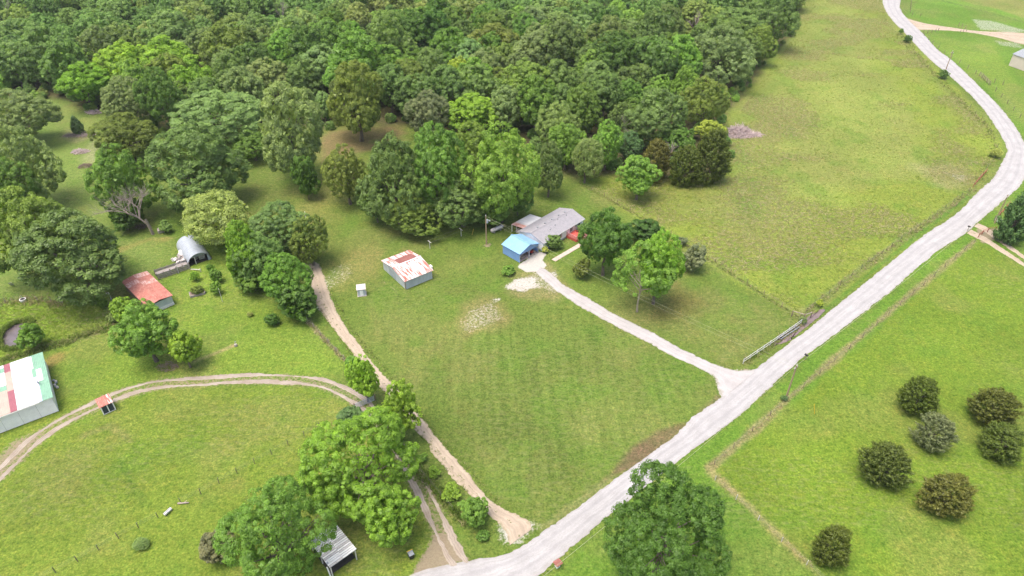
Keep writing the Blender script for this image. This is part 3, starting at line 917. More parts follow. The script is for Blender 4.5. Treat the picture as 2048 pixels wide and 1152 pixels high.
# --- the blue carport
t, L, W = frame('carport', 'blue metal carport with two open bays beside the white house', 'carport', (1039, 525.5), (1076.5, 505), (1005, 507))
Hc, rise = 2.55, 1.15
MB().sheet((0, W, 0.05), (0, -1, 0), (0, 0, 1), W, Hc - 0.05, 0.3, -0.03).build('side_wall', 'blue_wall', t)
MB().sheet((L, 0, 0.05), (0, 1, 0), (0, 0, 1), W, Hc - 0.05, 0.3, -0.03).build('side_wall', 'blue_wall', t)
MB().poly(gable_pts(0.06, L - 0.06, Hc - .02, rise, W - 0.06, 'x'), (0, 0.05, 0)).build('back_wall', 'blue_wall', t)
g = MB()
g.poly([(0, 0, Hc - .55), (L, 0, Hc - .55), (L, 0, Hc), (L / 2, 0, Hc + rise), (0, 0, Hc)], (0, 0.05, 0))
g.build('gable', 'blue_wall', t)
for x_ in (0.08, L / 2, L - 0.08):
    p = MB().box(x_ - .09, x_ + .09, -0.07, 0.14, 0, Hc - .5)
    p.build('post', 'galv', t)
for x_, s_ in ((L / 2 - .1, -1), (L / 2 + .1, 1), (0.2, 1), (L - .2, -1)):
    MB().bar((x_, 0.03, Hc - 1.15), (x_ + s_ * .6, 0.03, Hc - .56), .07).build('brace', 'galv', t)
sl_ = math.hypot(L / 2 + .25, rise)
for s_ in (0, 1):
    ex = Vector((L / 2 + .25, 0, rise * (L / 2 + .25) / (L / 2))).normalized()
    n_sh = 7
    for k in range(n_sh):
        y0 = -0.3 + k * (W + 0.6) / n_sh
        wd = (W + 0.6) / n_sh - 0.012
        if s_ == 0:
            MB().sheet((-.25, y0 + wd, Hc + .06 - .25 * rise / (L / 2)), (0, -1, 0), ex, wd, sl_, 0.24, 0.03).build('roof_sheet', 'blue_roof', t)
        else:
            e2 = Vector((-ex.x, 0, ex.z))
            MB().sheet((L + .25, y0, Hc + .06 - .25 * rise / (L / 2)), (0, 1, 0), e2, wd, sl_, 0.24, 0.03).build('roof_sheet', 'blue_roof', t)
MB().bar((L / 2, -.32, Hc + rise + .11), (L / 2, W + .32, Hc + rise + .11), .3, .05).build('ridge_cap', 'blue_roof', t)
MB().box(0.1, L - .1, 0.1, W - .1, 0.0, 0.035).build('gravel_floor', 'concrete', t)
for s_, a_ in ((0, 0), (1, L)):
    MB().bar((a_ + (-.25 if s_ == 0 else .25), -.31, Hc - .02), (L / 2, -.31, Hc + rise + .06), .05, .14).build('fascia', 'trim_blue', t)
CARPORT = (t, L, W)


def on(frm, x, y, z=0):
    c, s = math.cos(frm.rotation_euler.z), math.sin(frm.rotation_euler.z)
    return (frm.location.x + c * x - s * y, frm.location.y + s * x + c * y, z)


# what stands in the carport
q = thing('flat_cart', 'low tan flatbed cart parked in the left bay of the blue carport', 'cart', on(t, 1.9, 1.6, .035), t.rotation_euler.z)
MB().box(-.8, .8, -1.1, 1.2, .42, .52).build('bed', 'tan_paint', q)
MB().box(-.8, .8, 1.15, 1.2, .52, .85).build('headboard', 'tan_paint', q)
for a in (-.72, .72):
    for b_ in (-.7, .8):
        MB().tube((a - .09, b_, .28), (a + .09, b_, .28), .28, n=12).build('wheel', 'black', q)
MB().bar((0, -1.1, .42), (0, -1.75, .3), .07).build('drawbar', 'galv_dark', q)
q = thing('riding_mower', 'red and white riding mower in the right bay of the blue carport', 'mower', on(t, L - 1.7, 1.3, .035), t.rotation_euler.z + .2)
MB().box(-.35, .35, -.9, .1, .42, .85).build('hood', 'red_paint', q)
MB().box(-.45, .45, .1, .95, .38, .62).build('fender', 'white', q)
MB().box(-.25, .25, .35, .8, .62, .72).box(-.25, .25, .74, .84, .72, 1.1).build('seat', 'black', q)
MB().box(-.6, .6, -.45, .35, .14, .3).build('mower_deck', 'red_paint', q)
for a in (-.48, .48):
    MB().tube((a - .1, .65, .3), (a + .1, .65, .3), .3, n=12).build('wheel', 'black', q)
    MB().tube((a - .07, -.65, .22), (a + .07, -.65, .22), .22, n=12).build('wheel', 'black', q)
MB().tube((0, 0.05, .8), (0, .3, 1.0), .02).tube((0, .28, .98), (0, .31, 1.01), .2, n=10).build('steering_wheel', 'black', q)

# --- the white house
t, L, W = frame('house', 'long white single storey house with a grey shingle roof', 'house', (1086, 503), (1165.7, 454.5), (1043.5, 477))
HOUSE = (t, L, W)
Hh, rise = 2.5, 1.15
MB().box(0, L, 0, 0.12, 0.0, Hh).build('front_wall', 'white_wall', t)
MB().box(0, L, W - .12, W, 0.0, Hh).build('back_wall', 'white_wall', t)
MB().poly(gable_pts(0.125, W - .125, Hh, rise * .985, 0.0, 'y'), (0.12, 0, 0)).build('end_wall', 'white_wall', t)
MB().poly(gable_pts(0.125, W - .125, Hh, rise * .985, L - .12, 'y'), (0.12, 0, 0)).build('end_wall', 'white_wall', t)
MB().box(-.02, L + .02, -.025, W + .025, 0.0, .35).build('skirting', 'galv', t)
ov = .32
k_ = rise / (W / 2)
for s_ in (0, 1):
    y0, y1 = (-ov, W / 2) if s_ == 0 else (W + ov, W / 2)
    z0 = Hh + .04 - ov * k_
    z1 = Hh + .04 + rise
    nrow = 9
    r = MB()
    for k in range(nrow):
        a, b_ = k / nrow, (k + 1) / nrow
        ya, yb = y0 + (y1 - y0) * a, y0 + (y1 - y0) * b_
        za, zb = z0 + (z1 - z0) * a, z0 + (z1 - z0) * b_
        r.add([(-ov, ya, za + .05), (L + ov, ya, za + .05), (L + ov, yb, zb + .03), (-ov, yb, zb + .03),
               (-ov, ya, za - .06), (L + ov, ya, za - .06), (L + ov, yb, zb - .06), (-ov, yb, zb - .06)],
              [(0, 1, 2, 3), (7, 6, 5, 4), (0, 4, 5, 1), (2, 6, 7, 3), (1, 5, 6, 2), (3, 7, 4, 0)])
    rf = r.build('roof', 'shingle', t)
    MB().box(-ov, L + ov, (y0 - .03 if s_ == 0 else y0), (y0 if s_ == 0 else y0 + .03), z0 - .12, z0 + .04).build('gutter', 'white', t)
    if s_ == 0:
        ROOF_F = rf
    else:
        ROOF_B = rf
for x_ in (.19, .37, .54, .71, .86):
    v_ = MB().box(x_ * L - .2, x_ * L + .2, W * .5 + .28, W * .5 + .68, Hh + rise - .1, Hh + rise + .17)
    v_.build('roof_vent', 'galv_dark', ROOF_B)
for x_, y_ in ((.31, .25), (.60, .43), (.46, .3), (.80, .40)):
    MB().tube((x_ * L, y_ * W, Hh + y_ * W * k_), (x_ * L, y_ * W, Hh + y_ * W * k_ + .42), .08, n=8).build('roof_pipe', 'galv_dark', ROOF_F)
MB().bar((-ov, W / 2, Hh + rise + .09), (L + ov, W / 2, Hh + rise + .09), .34, .05).build('ridge_cap', 'shingle', t)
wall_window(t, 2.0, 3.1, .95, 2.05, shutters='trim_blue')
wall_window(t, 5.6, 6.6, .95, 2.05, shutters='deck_rail')
wall_window(t, 10.2, 11.2, .95, 2.1)
wall_window(t, L - 2.5, L - 1.3, .95, 2.05)
d_ = MB().box(12.1, 13.0, -.045, 0.02, .72, 2.3).build('door', 'white', t)
MB().box(12.85, 12.92, -.1, -.04, 1.4, 1.5).build('handle', 'galv_dark', d_)
MB().box(12.3, 12.8, -.055, -.04, 1.6, 2.15).build('pane', 'glass', d_)
# end windows facing the carport
MB().box(-.04, .02, W * .68, W * .68 + .8, 1.1, 1.9).build('window', 'glass', t)
# lean-to on the back
t2, x0, x1, dp = t, L * .10, L * .56, 3.9
lz0, lz1 = 2.05, 2.5
nsh = 9
ey_ = Vector((0, dp, lz0 - lz1)).normalized()
lt = thing('lean_to', 'white tin lean-to with a rusty end behind the white house', 'lean-to', on(t, x0, W + .35), t.rotation_euler.z)
for k in range(nsh):
    wd = (x1 - x0) / nsh
    MB().sheet((k * wd, 0, lz1), (1, 0, 0), ey_, wd - .01, dp, .25, .03).build('roof_sheet', 'rust_pink' if k < 2 else ('dull_white_tin' if k == 2 else 'tin_white'), lt)
for k in range(5):
    MB().box(k * (x1 - x0) / 4 - .06 if k else 0, k * (x1 - x0) / 4 + .06 if k else .12, dp - .3, dp - .18, 0, lz0 + .0).build('post', 'white', lt)
MB().box(0, x1 - x0, dp - .29, dp - .19, lz0 - .15, lz0 + .02).build('beam', 'white', lt)
MB().box(.1, 2.2, .6, 1.5, 0, .9).box(.5, 1.7, 1.8, 2.8, 0, .7).box(2.5, 3.4, .8, 2.0, 0, 1.1).build('stored_boxes', 'junk', lt)
# deck
dk0, dk1, dd_ = L * .565, L * .845, 3.3
q = thing('deck', 'red painted wooden deck with railing in front of the white house', 'deck', on(t, dk0, 0), t.rotation_euler.z)
dw = dk1 - dk0
nb = 14
me_b = None
for k in range(nb):
    bw = dw / nb
    o = MB().box(k * bw + .008, (k + 1) * bw - .008, -dd_, -.03, .62, .67)
    o.build('board', 'deck_red', q)
MB().box(0.02, dw - .02, -dd_ + .02, -dd_ + .06, .0, .61).box(0.02, .06, -dd_ + .06, -.04, 0, .61).box(dw - .06, dw - .02, -dd_ + .06, -.04, 0, .61).build('skirt', 'deck_red', q)
for a, b_ in (((0.05, -.1), (0.05, -dd_ + .05)), ((0.05, -dd_ + .05), (dw - 1.6, -dd_ + .05)), ((dw - .05, -.1), (dw - .05, -dd_ + .05))):
    a, b_ = Vector((*a, 0)), Vector((*b_, 0))
    rl = MB().bar(a + Vector((0, 0, 1.55)), b_ + Vector((0, 0, 1.55)), .1, .05).build('railing', 'deck_rail', q)
    ln = (b_ - a).length
    bl = MB()
    for k in range(int(ln / .14) + 1):
        p = a + (b_ - a) * min(1, k * .14 / ln)
        bl.bar(p + Vector((0, 0, .67)), p + Vector((0, 0, 1.53)), .05)
    bl.build('baluster', 'deck_rail', rl)
for k in range(3):
    MB().box(dw - 1.5, dw - .1, -dd_ - .3 * (k + 1), -dd_ - .3 * k - .01, .0, .50 - .17 * k).build('step', 'deck_rail', q)
for x_ in (dw - 1.55, dw - .05):
    MB().bar((x_, -dd_ - .95, 1.0), (x_, -dd_, 1.55), .07).bar((x_, -dd_ - .92, 0), (x_, -dd_ - .92, 1.0), .07).build('stair_rail', 'deck_rail', q)
g_ = thing('grill', 'small dark kettle grill standing on the red deck', 'grill', on(t, dk0 + dw * .72, -.9, .67), 0)
MB().tube((0, 0, .55), (0, 0, .72), .28, .3, 12).tube((0, 0, .72), (0, 0, .9), .3, .1, 12).build('bowl', 'black', g_)
for k in range(3):
    MB().tube((.1 * math.cos(k * 2.1), .1 * math.sin(k * 2.1), .56), (.3 * math.cos(k * 2.1), .3 * math.sin(k * 2.1), 0), .02).build('leg', 'black', g_)
# walk
wA, wB = at(1107, 521), at(1165, 487)
blk = thing('garden_path', 'pinkish straight paved path across the lawn to the red deck', 'path', wA, math.atan2(wB[1] - wA[1], wB[0] - wA[0]))
wl = math.hypot(*(wB - wA)[:2])
ns_ = 9
for k in range(ns_):
    MB().box(k * wl / ns_ + .02, (k + 1) * wl / ns_ - .02, -.6, .6, -.05, .05).build('slab', 'concrete', blk)

# --- rusty roofed shed
t, L, W = frame('rusty_shed', 'grey metal shed with a white and red rust streaked roof, alone on the lawn', 'shed', (812, 579), (865, 557), (765.5, 539))
Hs, rise = 2.35, .95
MB().sheet((0.02, 0, 0.03), (1, 0, 0), (0, 0, 1), L - .04, Hs - .05, .35, -.03).build('front_wall', 'metal_wall', t)
MB().box(.02, L - .02, W - .06, W, 0.03, Hs - .02).build('back_wall', 'metal_wall', t)
MB().poly(gable_pts(0.04, W - .08, Hs - .03, rise, 0, 'y'), (0.05, 0, 0)).build('end_wall', 'metal_wall', t)
MB().poly(gable_pts(0.04, W - .08, Hs - .03, rise, L - .05, 'y'), (0.05, 0, 0)).build('end_wall', 'metal_wall', t)
MB().box(-.04, .0, -.08, .28, 0, Hs - .05).build('corner_board', 'wood_post', t)
MB().box(-.03, -.005, W * .42, W * .72, .05, 2.1).build('door', 'galv', t)
ov = .3
for s_ in (0, 1):
    y0, y1 = (-ov, W * .5) if s_ == 0 else (W + ov, W * .5)
    ln = math.hypot(W * .5 + ov, rise * (W * .5 + ov) / (W * .5))
    z0 = Hs + .05 - ov * rise / (W * .5)
    ey = Vector((0, y1 - y0, ln and rise * (W * .5 + ov) / (W * .5))).normalized()
    nsh = 9
    wd = (L + 2 * ov) / nsh
    for k in range(nsh):
        if s_ == 0:
            mt = ['rust_mid', 'rust_white', 'rust_white', 'rust_white', 'rust_mid', 'rust_mid', 'rust_white', 'rust_mid', 'rust_mid'][k]
        else:
            mt = ['rust_white', 'rust_white', 'rust_mid', 'rust_white', 'rust_mid', 'rust_mid', 'rust_white', 'rust_mid', 'rust_white'][k]
        if s_ == 0:
            MB().sheet((-ov + k * wd, y0, z0), (1, 0, 0), ey, wd - .01, ln, .22, .03).build('roof_sheet', mt, t)
        else:
            MB().sheet((-ov + (k + 1) * wd - .01, y0, z0), (-1, 0, 0), ey, wd - .01, ln, .22, .03).build('roof_sheet', mt, t)
    if s_ == 1:
        p0 = Vector((L * .88 + .3, y0, z0)) + ey * ln * .42 + Vector((0, 0, .05))
        MB().sheet(p0, (-1, 0, 0), ey, L * .66, ln * .56, .22, .03).build('patch_sheet', 'rust_dark', t)
    else:
        p0 = Vector((L * .50, y0, z0)) + ey * ln * .38 + Vector((0, 0, .05))
        MB().sheet(p0, (1, 0, 0), ey, L * .2, ln * .5, .22, .03).build('patch_sheet', 'tin_white', t)
MB().bar((-ov, W / 2, Hs + rise + .1), (L + ov, W / 2, Hs + rise + .1), .34, .04).build('ridge_cap', 'tin_white', t)
q = thing('chest_freezer', 'long white chest lying on the grass behind the rust streaked shed', 'chest', on(t, L + .8, W * .34), t.rotation_euler.z)
MB().box(-.65, 1.2, -.42, .42, .0, .85).build('body', 'white', q)
MB().box(-.68, 1.23, -.45, .45, .86, .94).build('lid', 'white', q)

# --- pump house
t = thing('pump_house', 'small pale grey box shed standing alone on the lawn', 'shed', at(724, 588), R(12))
MB().box(-.85, .85, -.75, .75, .05, 1.75).build('wall', 'metal_wall', t)
MB().add([(-1, -.9, 1.72), (1, -.9, 1.72), (1, .9, 2.0), (-1, .9, 2.0), (-1, -.9, 1.8), (1, -.9, 1.8), (1, .9, 2.08), (-1, .9, 2.08)],
         [(3, 2, 1, 0), (4, 5, 6, 7), (0, 1, 5, 4), (1, 2, 6, 5), (2, 3, 7, 6), (3, 0, 4, 7)]).build('roof', 'tank', t)
MB().box(-1.0, 1.0, -.95, .95, -.02, .05).build('slab', 'stone', t)
d_ = MB().box(-.35, .35, -.775, -.755, .12, 1.55).build('door', 'white_wall', t)
MB().box(.22, .28, -.81, -.775, .8, .9).build('handle', 'galv_dark', d_)

# --- arched metal barn
nq, fq, bq = at(378, 534), at(424, 519), at(347, 497)
t, L, W = frame('arched_barn', 'grey half round metal barn with an open dark end', 'barn', (378, 534), (424, 519), (349, 499))
ra, hh = L / 2, L * .52
nseg, nrib = 20, 12
for k in range(nrib):
    y0, y1 = k * W / nrib, (k + 1) * W / nrib
    v_, f_ = [], []
    for j in range(nseg + 1):
        a = PI * j / nseg
        cx, cz = ra - ra * math.cos(a), hh * math.sin(a) ** .85
        for yy, off in ((y0, 0), (y0 + .08, .035), (y1 - .08, .035), (y1, 0)):
            v_.append((cx - off * math.cos(a), yy, cz + off * math.sin(a)))
    for j in range(nseg):
        for i in range(3):
            f_.append((j * 4 + i, j * 4 + i + 1, j * 4 + 5 + i, j * 4 + 4 + i))
    MB().add(v_, f_).build('arch_panel', 'galv', t, True)
v_ = [(ra - (ra - .03) * math.cos(PI * j / nseg), W - .1, (hh - .03) * math.sin(PI * j / nseg) ** .85) for j in range(nseg + 1)]
MB().poly(v_, (0, .05, 0)).build('back_wall', 'galv_dark', t)
top = [(ra - (ra - .04) * math.cos(PI * j / nseg), .25, (hh - .04) * math.sin(PI * j / nseg) ** .85) for j in range(nseg + 1)]
top = [p for p in top if p[2] > hh * .66]
top = [(top[0][0], .25, hh * .66)] + top + [(top[-1][0], .25, hh * .66)]
MB().poly(top, (0, .05, 0)).build('front_panel', 'galv_dark', t)
MB().poly([(L * .86, .25, 0), (L * .985, .25, 0), (L * .94, .25, hh * .45), (L * .86, .25, hh * .66)], (0, .05, 0)).build('front_panel', 'galv', t)
MB().bar((L * .33, .2, 0), (L * .33, .2, hh * .68), .14).build('post', 'pale_post', t)
MB().box(.3, L - .3, .4, W - .2, -.02, .03).build('dark_floor', 'dark', t)  # floor sheet in a near-black colour
MB().box(L * .55, L * .8, 1.6, 3.0, .03, 1.3).box(L * .4, L * .52, 2.2, 3.2, .03, .9).build('stored_boxes', 'junk', t)
BARN = (t, L, W)

# junk heap along the barn's left side
q = thing('junk_heap', 'heap of pale sheets and scrap against the arched barn', 'junk heap', at(360, 518), 0)
for k in range(26):
    x_, y_ = rng.normal(0, 1.0), rng.normal(0, 1.5)
    x_, y_ = x_ * .8 - y_ * .35, y_
    s_ = rng.uniform(.25, .75)
    o = MB().box(-s_, s_, -s_ * .6, s_ * .6, 0, rng.uniform(.06, .45)).build('scrap', ['tarp', 'junk', 'tarp', 'wood_grey'][k % 4], q)
    o.location = (x_, y_, max(0, 1.0 - .45 * math.hypot(x_, y_)) * rng.uniform(.2, .9))
    o.rotation_euler = (rng.normal(0, .35), rng.normal(0, .35), rng.uniform(0, 6.3))
o = MB().poly([(-.7, -1, 0), (.7, -.9, 0), (.5, .9, 0), (-.4, 1.1, 0)], (0, 0, .04)).build('sheet', 'white', q)
o.location = (.1, 1.0, .95)
o.rotation_euler = (.5, -.35, .2)

# --- red roofed shed
t, L, W = frame('red_shed', 'low shed with a red rusty roof joined to the wooden pen', 'shed', (302, 630), (349, 609), (266, 575))
Hs = 2.3
MB().sheet((0, 0, .7), (1, 0, 0), (0, 0, 1), L, Hs - .7, .3, -.03).build('end_wall', 'metal_wall', t)
for k in range(4):
    MB().box(-.02, L + .02, -.06, -.02, .08 + k * .17, .19 + k * .17).build('board', 'white_wall', t)
MB().box(0.02, .08, .05, W - .05, 0, Hs).build('side_wall', 'wood_post', t)
MB().box(L - .08, L - .02, .05, W - .05, 0, Hs).build('side_wall', 'wood_grey', t)
MB().box(0.02, L - .02, W - .06, W, 0, Hs).build('end_wall', 'wood_grey', t)
rows = 7
for j in range(2):
    for k in range(rows):
        wd = (W + .5) / rows
        y0 = -.25 + k * wd
        x0, x1 = (-.3, L * .5) if j == 0 else (L * .5 - .15, L + .3)
        z0, z1 = Hs + .12 + (0 if j == 0 else .42), Hs + .12 + .42 + (0 if j == 0 else .0)
        ex = Vector((x1 - x0, 0, (.38 if j == 0 else -.38))).normalized()
        ln = math.hypot(x1 - x0, .38)
        mt = 'rust_red' if k < 4 else ('rust_pink' if (k + j) % 2 else 'rust_red')
        MB().sheet((x0, y0 + wd - .012, Hs + .1 + (0 if j == 0 else .42)), (0, -1, 0), ex, wd - .012, ln, .22, .03).build('roof_sheet', mt, t)
REDSHED = (t, L, W)

# --- wooden pen between them: two plank fences with a ramp floor
pA, pB = at(318, 560), at(381, 538)
t = thing('wooden_pen', 'weathered grey plank pen running from the red roofed shed to the arched barn', 'pen', pA, math.atan2(pB[1] - pA[1], pB[0] - pA[0]))
pl = math.hypot(*(pB - pA)[:2])
for yy, nr in ((0.0, 4), (2.1, 5)):
    for k in range(6):
        MB().box(k * pl / 5 - .08, k * pl / 5 + .08, yy + .04, yy + .2, 0, 1.75).build('post', 'wood_post', t)
    for r_ in range(nr):
        z0 = .18 + r_ * (1.5 / nr)
        for k in range(2):
            MB().box(k * pl / 2 - .05, (k + 1) * pl / 2 + .03, yy - .02 - .004 * k, yy + .03 - .004 * k, z0, z0 + .22).build('board', 'wood_grey', t)
for k in range(3):
    MB().box(-.05, pl * .98, .5 + k * .5, .95 + k * .5, 1.02, 1.06).build('plank', 'wood_grey', t)
MB().bar((pl * .62, -.15, 0), (pl * .62, -.15, 2.3), .13).build('post', 'pale_post', t)
MB().bar((pl, -.2, 0.05), (pl + 1.6, -2.6, .5), .2, .1).build('rail', 'pale_post', t)
MB().bar((pl + 1.5, -2.7, 0), (pl + 1.5, -2.7, .9), .12).build('post', 'pale_post', t)

# --- long patchwork shed at the left edge
t, L, W = frame('patchwork_shed', 'long white shed with a patchwork roof of white, green, pink and maroon sheets', 'shed', (0, 867), (118, 822), (-22, 772))
x0_ = -7.0
Hf, Hb = 3.5, 3.0
npan = 6
for k in range(npan):
    a, b_ = x0_ + k * (L - x0_) / npan, x0_ + (k + 1) * (L - x0_) / npan
    MB().box(a + .02, b_ - .02, -.02, .05, .05, Hf).build('wall_panel', 'white_wall', t)
MB().box(x0_, L, .055, .08, .02, Hf - .05).build('wall_lining', 'galv_dark', t)
MB().poly([(L - .06, .1, .03), (L - .06, W, .03), (L - .06, W, Hb), (L - .06, .1, Hf)], (.06, 0, 0)).build('end_wall', 'white_wall', t)
MB().poly([(x0_, .1, .03), (x0_, W, .03), (x0_, W, Hb), (x0_, .1, Hf)], (.06, 0, 0)).build('end_wall', 'white_wall', t)
MB().box(x0_, L - .07, W - .06, W, .03, Hb - .05).build('back_wall', 'white_wall', t)
MB().box(x0_, L - 1.8, -.42, -.34, Hf - .12, Hf + .05).build('gutter', 'white', t)
ov = .35
dz = (Hb - Hf) / W
tot = W + 2 * ov


def patch(u0, u1, v0, v1, mt, lift=0.0):
    """roof sheet: u metres from the right end, v fraction from the front eave"""
    u0, u1 = u0 * .84, u1 * .84
    y0, y1 = -ov + v0 * tot, -ov + v1 * tot
    ey = Vector((0, y1 - y0, dz * (y1 - y0))).normalized()
    MB().sheet((L + .3 - u1, y0, Hf + .12 + dz * y0 + lift), (1, 0, 0), ey, u1 - u0 - .015, math.hypot(y1 - y0, dz * (y1 - y0)) - .01, .27, .03).build('roof_sheet', mt, t)


patch(0, 1.9, 0, .34, 'tin_green')
patch(0, 1.9, .34, 1, 'tin_green')
patch(1.9, 2.75, 0, .52, 'tin_blue')
patch(1.9, 2.75, .52, 1, 'tin_green')
patch(.95, 2.0, .40, .66, 'tin_white', .035)
patch(2.3, 3.2, .70, .98, 'tin_white', .035)
for a, b_ in ((2.75, 4.1), (4.1, 5.4), (5.4, 6.5)):
    for v0, v1 in ((0, .5), (.5, 1)):
        patch(a, b_, v0, v1, 'tin_white')
patch(6.5, 7.7, 0, .42, 'tin_pink')
patch(6.5, 7.7, .42, .82, 'tin_tan')
patch(6.5, 7.7, .82, 1, 'tin_pink')
patch(7.7, 9.6, 0, .46, 'tin_tan')
patch(7.7, 9.6, .46, .56, 'tin_green')
patch(7.7, 9.1, .56, .84, 'tin_white')
patch(9.1, 9.6, .56, .84, 'tin_red')
patch(7.7, 9.6, .84, .94, 'tin_green')
patch(7.7, 9.6, .94, 1, 'tin_white')
a = 9.6
kk = 0
while a < (L + .3 - x0_) / .84:
    patch(a, a + 1.5, 0, .5, ['tin_tan', 'tin_green', 'tin_white', 'tin_pink'][kk % 4])
    patch(a, a + 1.5, .5, 1, ['tin_white', 'tin_pink', 'tin_white', 'tin_tan'][kk % 4])
    a += 1.5
    kk += 1
MB().bar((L - 1.5, W * .40, Hf - .04), (L - 1.25, W * .30, Hf + .55), .12).build('stove_pipe', 'black', t)
q = thing('scrap_pile', 'small scrap leaning on the end wall of the patchwork shed', 'scrap', on(t, L + .45, W * .55), t.rotation_euler.z)
for k in range(6):
    o = MB().box(-.2, .2, -.15, .15, 0, .3).build('scrap', ['junk', 'galv_dark'][k % 2], q)
    o.location = (rng.uniform(-.1, .3), -1.4 + k * .5, 0)
    o.rotation_euler = (0, 0, rng.uniform(0, 3))

# --- little shelter in the left field
t, L, W = frame('field_shelter', 'tiny shelter with a rusty roof and two dark blue doors in the left field', 'shelter', (208, 830), (232, 819), (201, 812))
W = max(W, 1.5)
MB().box(.05, .12, .05, W, 0, 1.75).box(L - .12, L - .05, .05, W, 0, 1.75).build('side_wall', 'white_wall', t)
MB().box(.05, L - .05, W - .07, W, 0, 1.6).build('back_wall', 'white_wall', t)
for k in range(2):
    a, b_ = .16 + k * (L - .2) / 2, .06 + (k + 1) * (L - .2) / 2
    d_ = MB().box(a, b_, 0.02, .07, .12, 1.7).build('door', 'navy', t)
for x_ in (.03, L / 2, L - .03):
    MB().box(x_ - .08, x_ + .08, -.04, .02, 0, 1.8).build('post', 'white', t)
MB().box(.11, L - .11, -.02, .05, .02, .11).build('sill', 'white', t)
for k in range(3):
    wd = (L + .3) / 3
    MB().sheet((-.15 + k * wd, -.15, 1.95), (1, 0, 0), (0, W + .3, -.2), wd - .02, W + .35, .22, .03).build('roof_sheet', 'rust_red' if k < 2 else 'rust_mid', t)

# --- ribbed roof shed at the bottom
p0, p1, p3 = (at(*p, 2.5) for p in ((659.6, 1136), (712, 1099), (634, 1070)))
ex = Vector(p1 - p0)
Lr = ex.length
ex.normalize()
ey = Vector((-ex.y, ex.x, 0))
Wr = abs(Vector(p3 - p0).dot(ey))
t = thing('ribbed_shed', 'open shed with a weathered ribbed white roof under the bright maple', 'shed', (p0[0], p0[1], 0), math.atan2(ex.y, ex.x))
nsr = 8
for k in range(nsr):
    wd = Wr / nsr
    MB().box(0, Lr, k * wd + .006, (k + 1) * wd - .006, 2.44, 2.47).build('roof_sheet', 'galv' if k == 1 else 'galv_dark', t)
pitch = .36
for k in range(int(Wr / pitch)):
    for j in range(2):
        a = (.0, Lr * .52)[j] + (rng.uniform(.0, .5) if (k % 5 == 2 and j == 0) else 0)
        b_ = (Lr * .52 - .02, Lr + .1)[j]
        MB().box(a, b_, k * pitch + .03, k * pitch + .03 + (.24 if k > 2 else .27), 2.475, 2.56 + .01 * j).build('batten', 'white' if rng.random() < .8 else 'dull_white_tin', t)
for x_ in (.15, Lr - .15):
    for y_ in (.15, Wr / 2, Wr - .15):
        MB().bar((x_, y_, 0), (x_, y_, 2.43), .14).build('post', 'pale_post', t)
MB().box(.1, Lr - .1, Wr - .1, Wr - .03, 0, 2.42).build('back_wall', 'galv_dark', t)
MB().box(.1, Lr - .1, .6, Wr - .15, -.02, .03).build('dark_floor', 'dark', t)  # near-black floor sheet under the ribbed roof
MB().bar((-.1, .3, 0), (-.2, .45, 2.35), .16).build('post', 'white', t)

# --- beige barn at the right edge
t, L, W = frame('beige_barn', 'beige metal barn with a grey roof cut by the right edge far away', 'barn', (2017, 131), (2050, 143), (2028, 112))
L, W = 13.0, 9.0
Hb_, rise = 4.6, 1.6
MB().sheet((0, 0, .03), (1, 0, 0), (0, 0, 1), L, Hb_, .6, -.03).build('front_wall', 'beige', t)
MB().box(0, L, W - .1, W, .03, Hb_).build('back_wall', 'beige', t)
MB().poly(gable_pts(0.06, W - .12, Hb_, rise, .0, 'y'), (.08, 0, 0)).build('end_wall', 'beige', t)
MB().poly(gable_pts(0.06, W - .12, Hb_, rise, L - .08, 'y'), (.08, 0, 0)).build('end_wall', 'beige', t)
for s_ in (0, 1):
    y0, y1 = (-.3, W / 2) if s_ == 0 else (W + .3, W / 2)
    e = Vector((0, y1 - y0, rise * (W / 2 + .3) / (W / 2)))
    z0 = Hb_ + .12 - .3 * rise / (W / 2)
    for k in range(6):
        wd = (L + .6) / 6
        if s_ == 0:
            MB().sheet((-.3 + k * wd, y0, z0), (1, 0, 0), e, wd - .02, e.length, .5, .03).build('roof_sheet', 'galv_dark', t)
        else:
            MB().sheet((-.3 + (k + 1) * wd - .02, y0, z0), (-1, 0, 0), e, wd - .02, e.length, .5, .03).build('roof_sheet', 'galv_dark', t)


# ------------------------------------------------------------------ fences, gates, poles
def polyline_points(px, spacing):
    p = at2(px)
    s = np.concatenate([[0], np.cumsum(np.hypot(*np.diff(p, axis=0).T))])
    n = max(2, int(round(s[-1] / spacing)) + 1)
    q = np.linspace(0, s[-1], n)
    return np.stack([np.interp(q, s, p[:, 0]), np.interp(q, s, p[:, 1])], -1)


def fence(px, spacing, label, post_m='steel_post', r=.065, h=1.3, wires=3, wire_m='wire', wr=.006, cat='fence', name='wire_fence', square=False):
    P = polyline_points(px, spacing)
    root = thing(name, label, cat, (P[0][0], P[0][1], 0))
    pm = MB()
    if square:
        pm.box(-r, r, -r, r, -.1, h)
    else:
        pm.tube((0, 0, -.1), (0, 0, h), r, r * .9, 6)
    me = mesh_np('post', pm.v, pm.f, M[post_m])
    for i, p in enumerate(P):
        link('post', me, root, (p[0] - P[0][0], p[1] - P[0][1], 0), (rng.normal(0, .035), rng.normal(0, .035), rng.uniform(0, 3)), (1, 1, rng.uniform(.9, 1.08)))
    for k in range(wires):
        z = h * (.93 - k * .8 / max(1, wires))
        wb = MB()
        for a, b in zip(P[:-1], P[1:]):
            wb.tube((a[0] - P[0][0], a[1] - P[0][1], z), (b[0] - P[0][0], b[1] - P[0][1], z), wr, n=3, cap=False)
        wb.build('wire', wire_m, root)
    return root


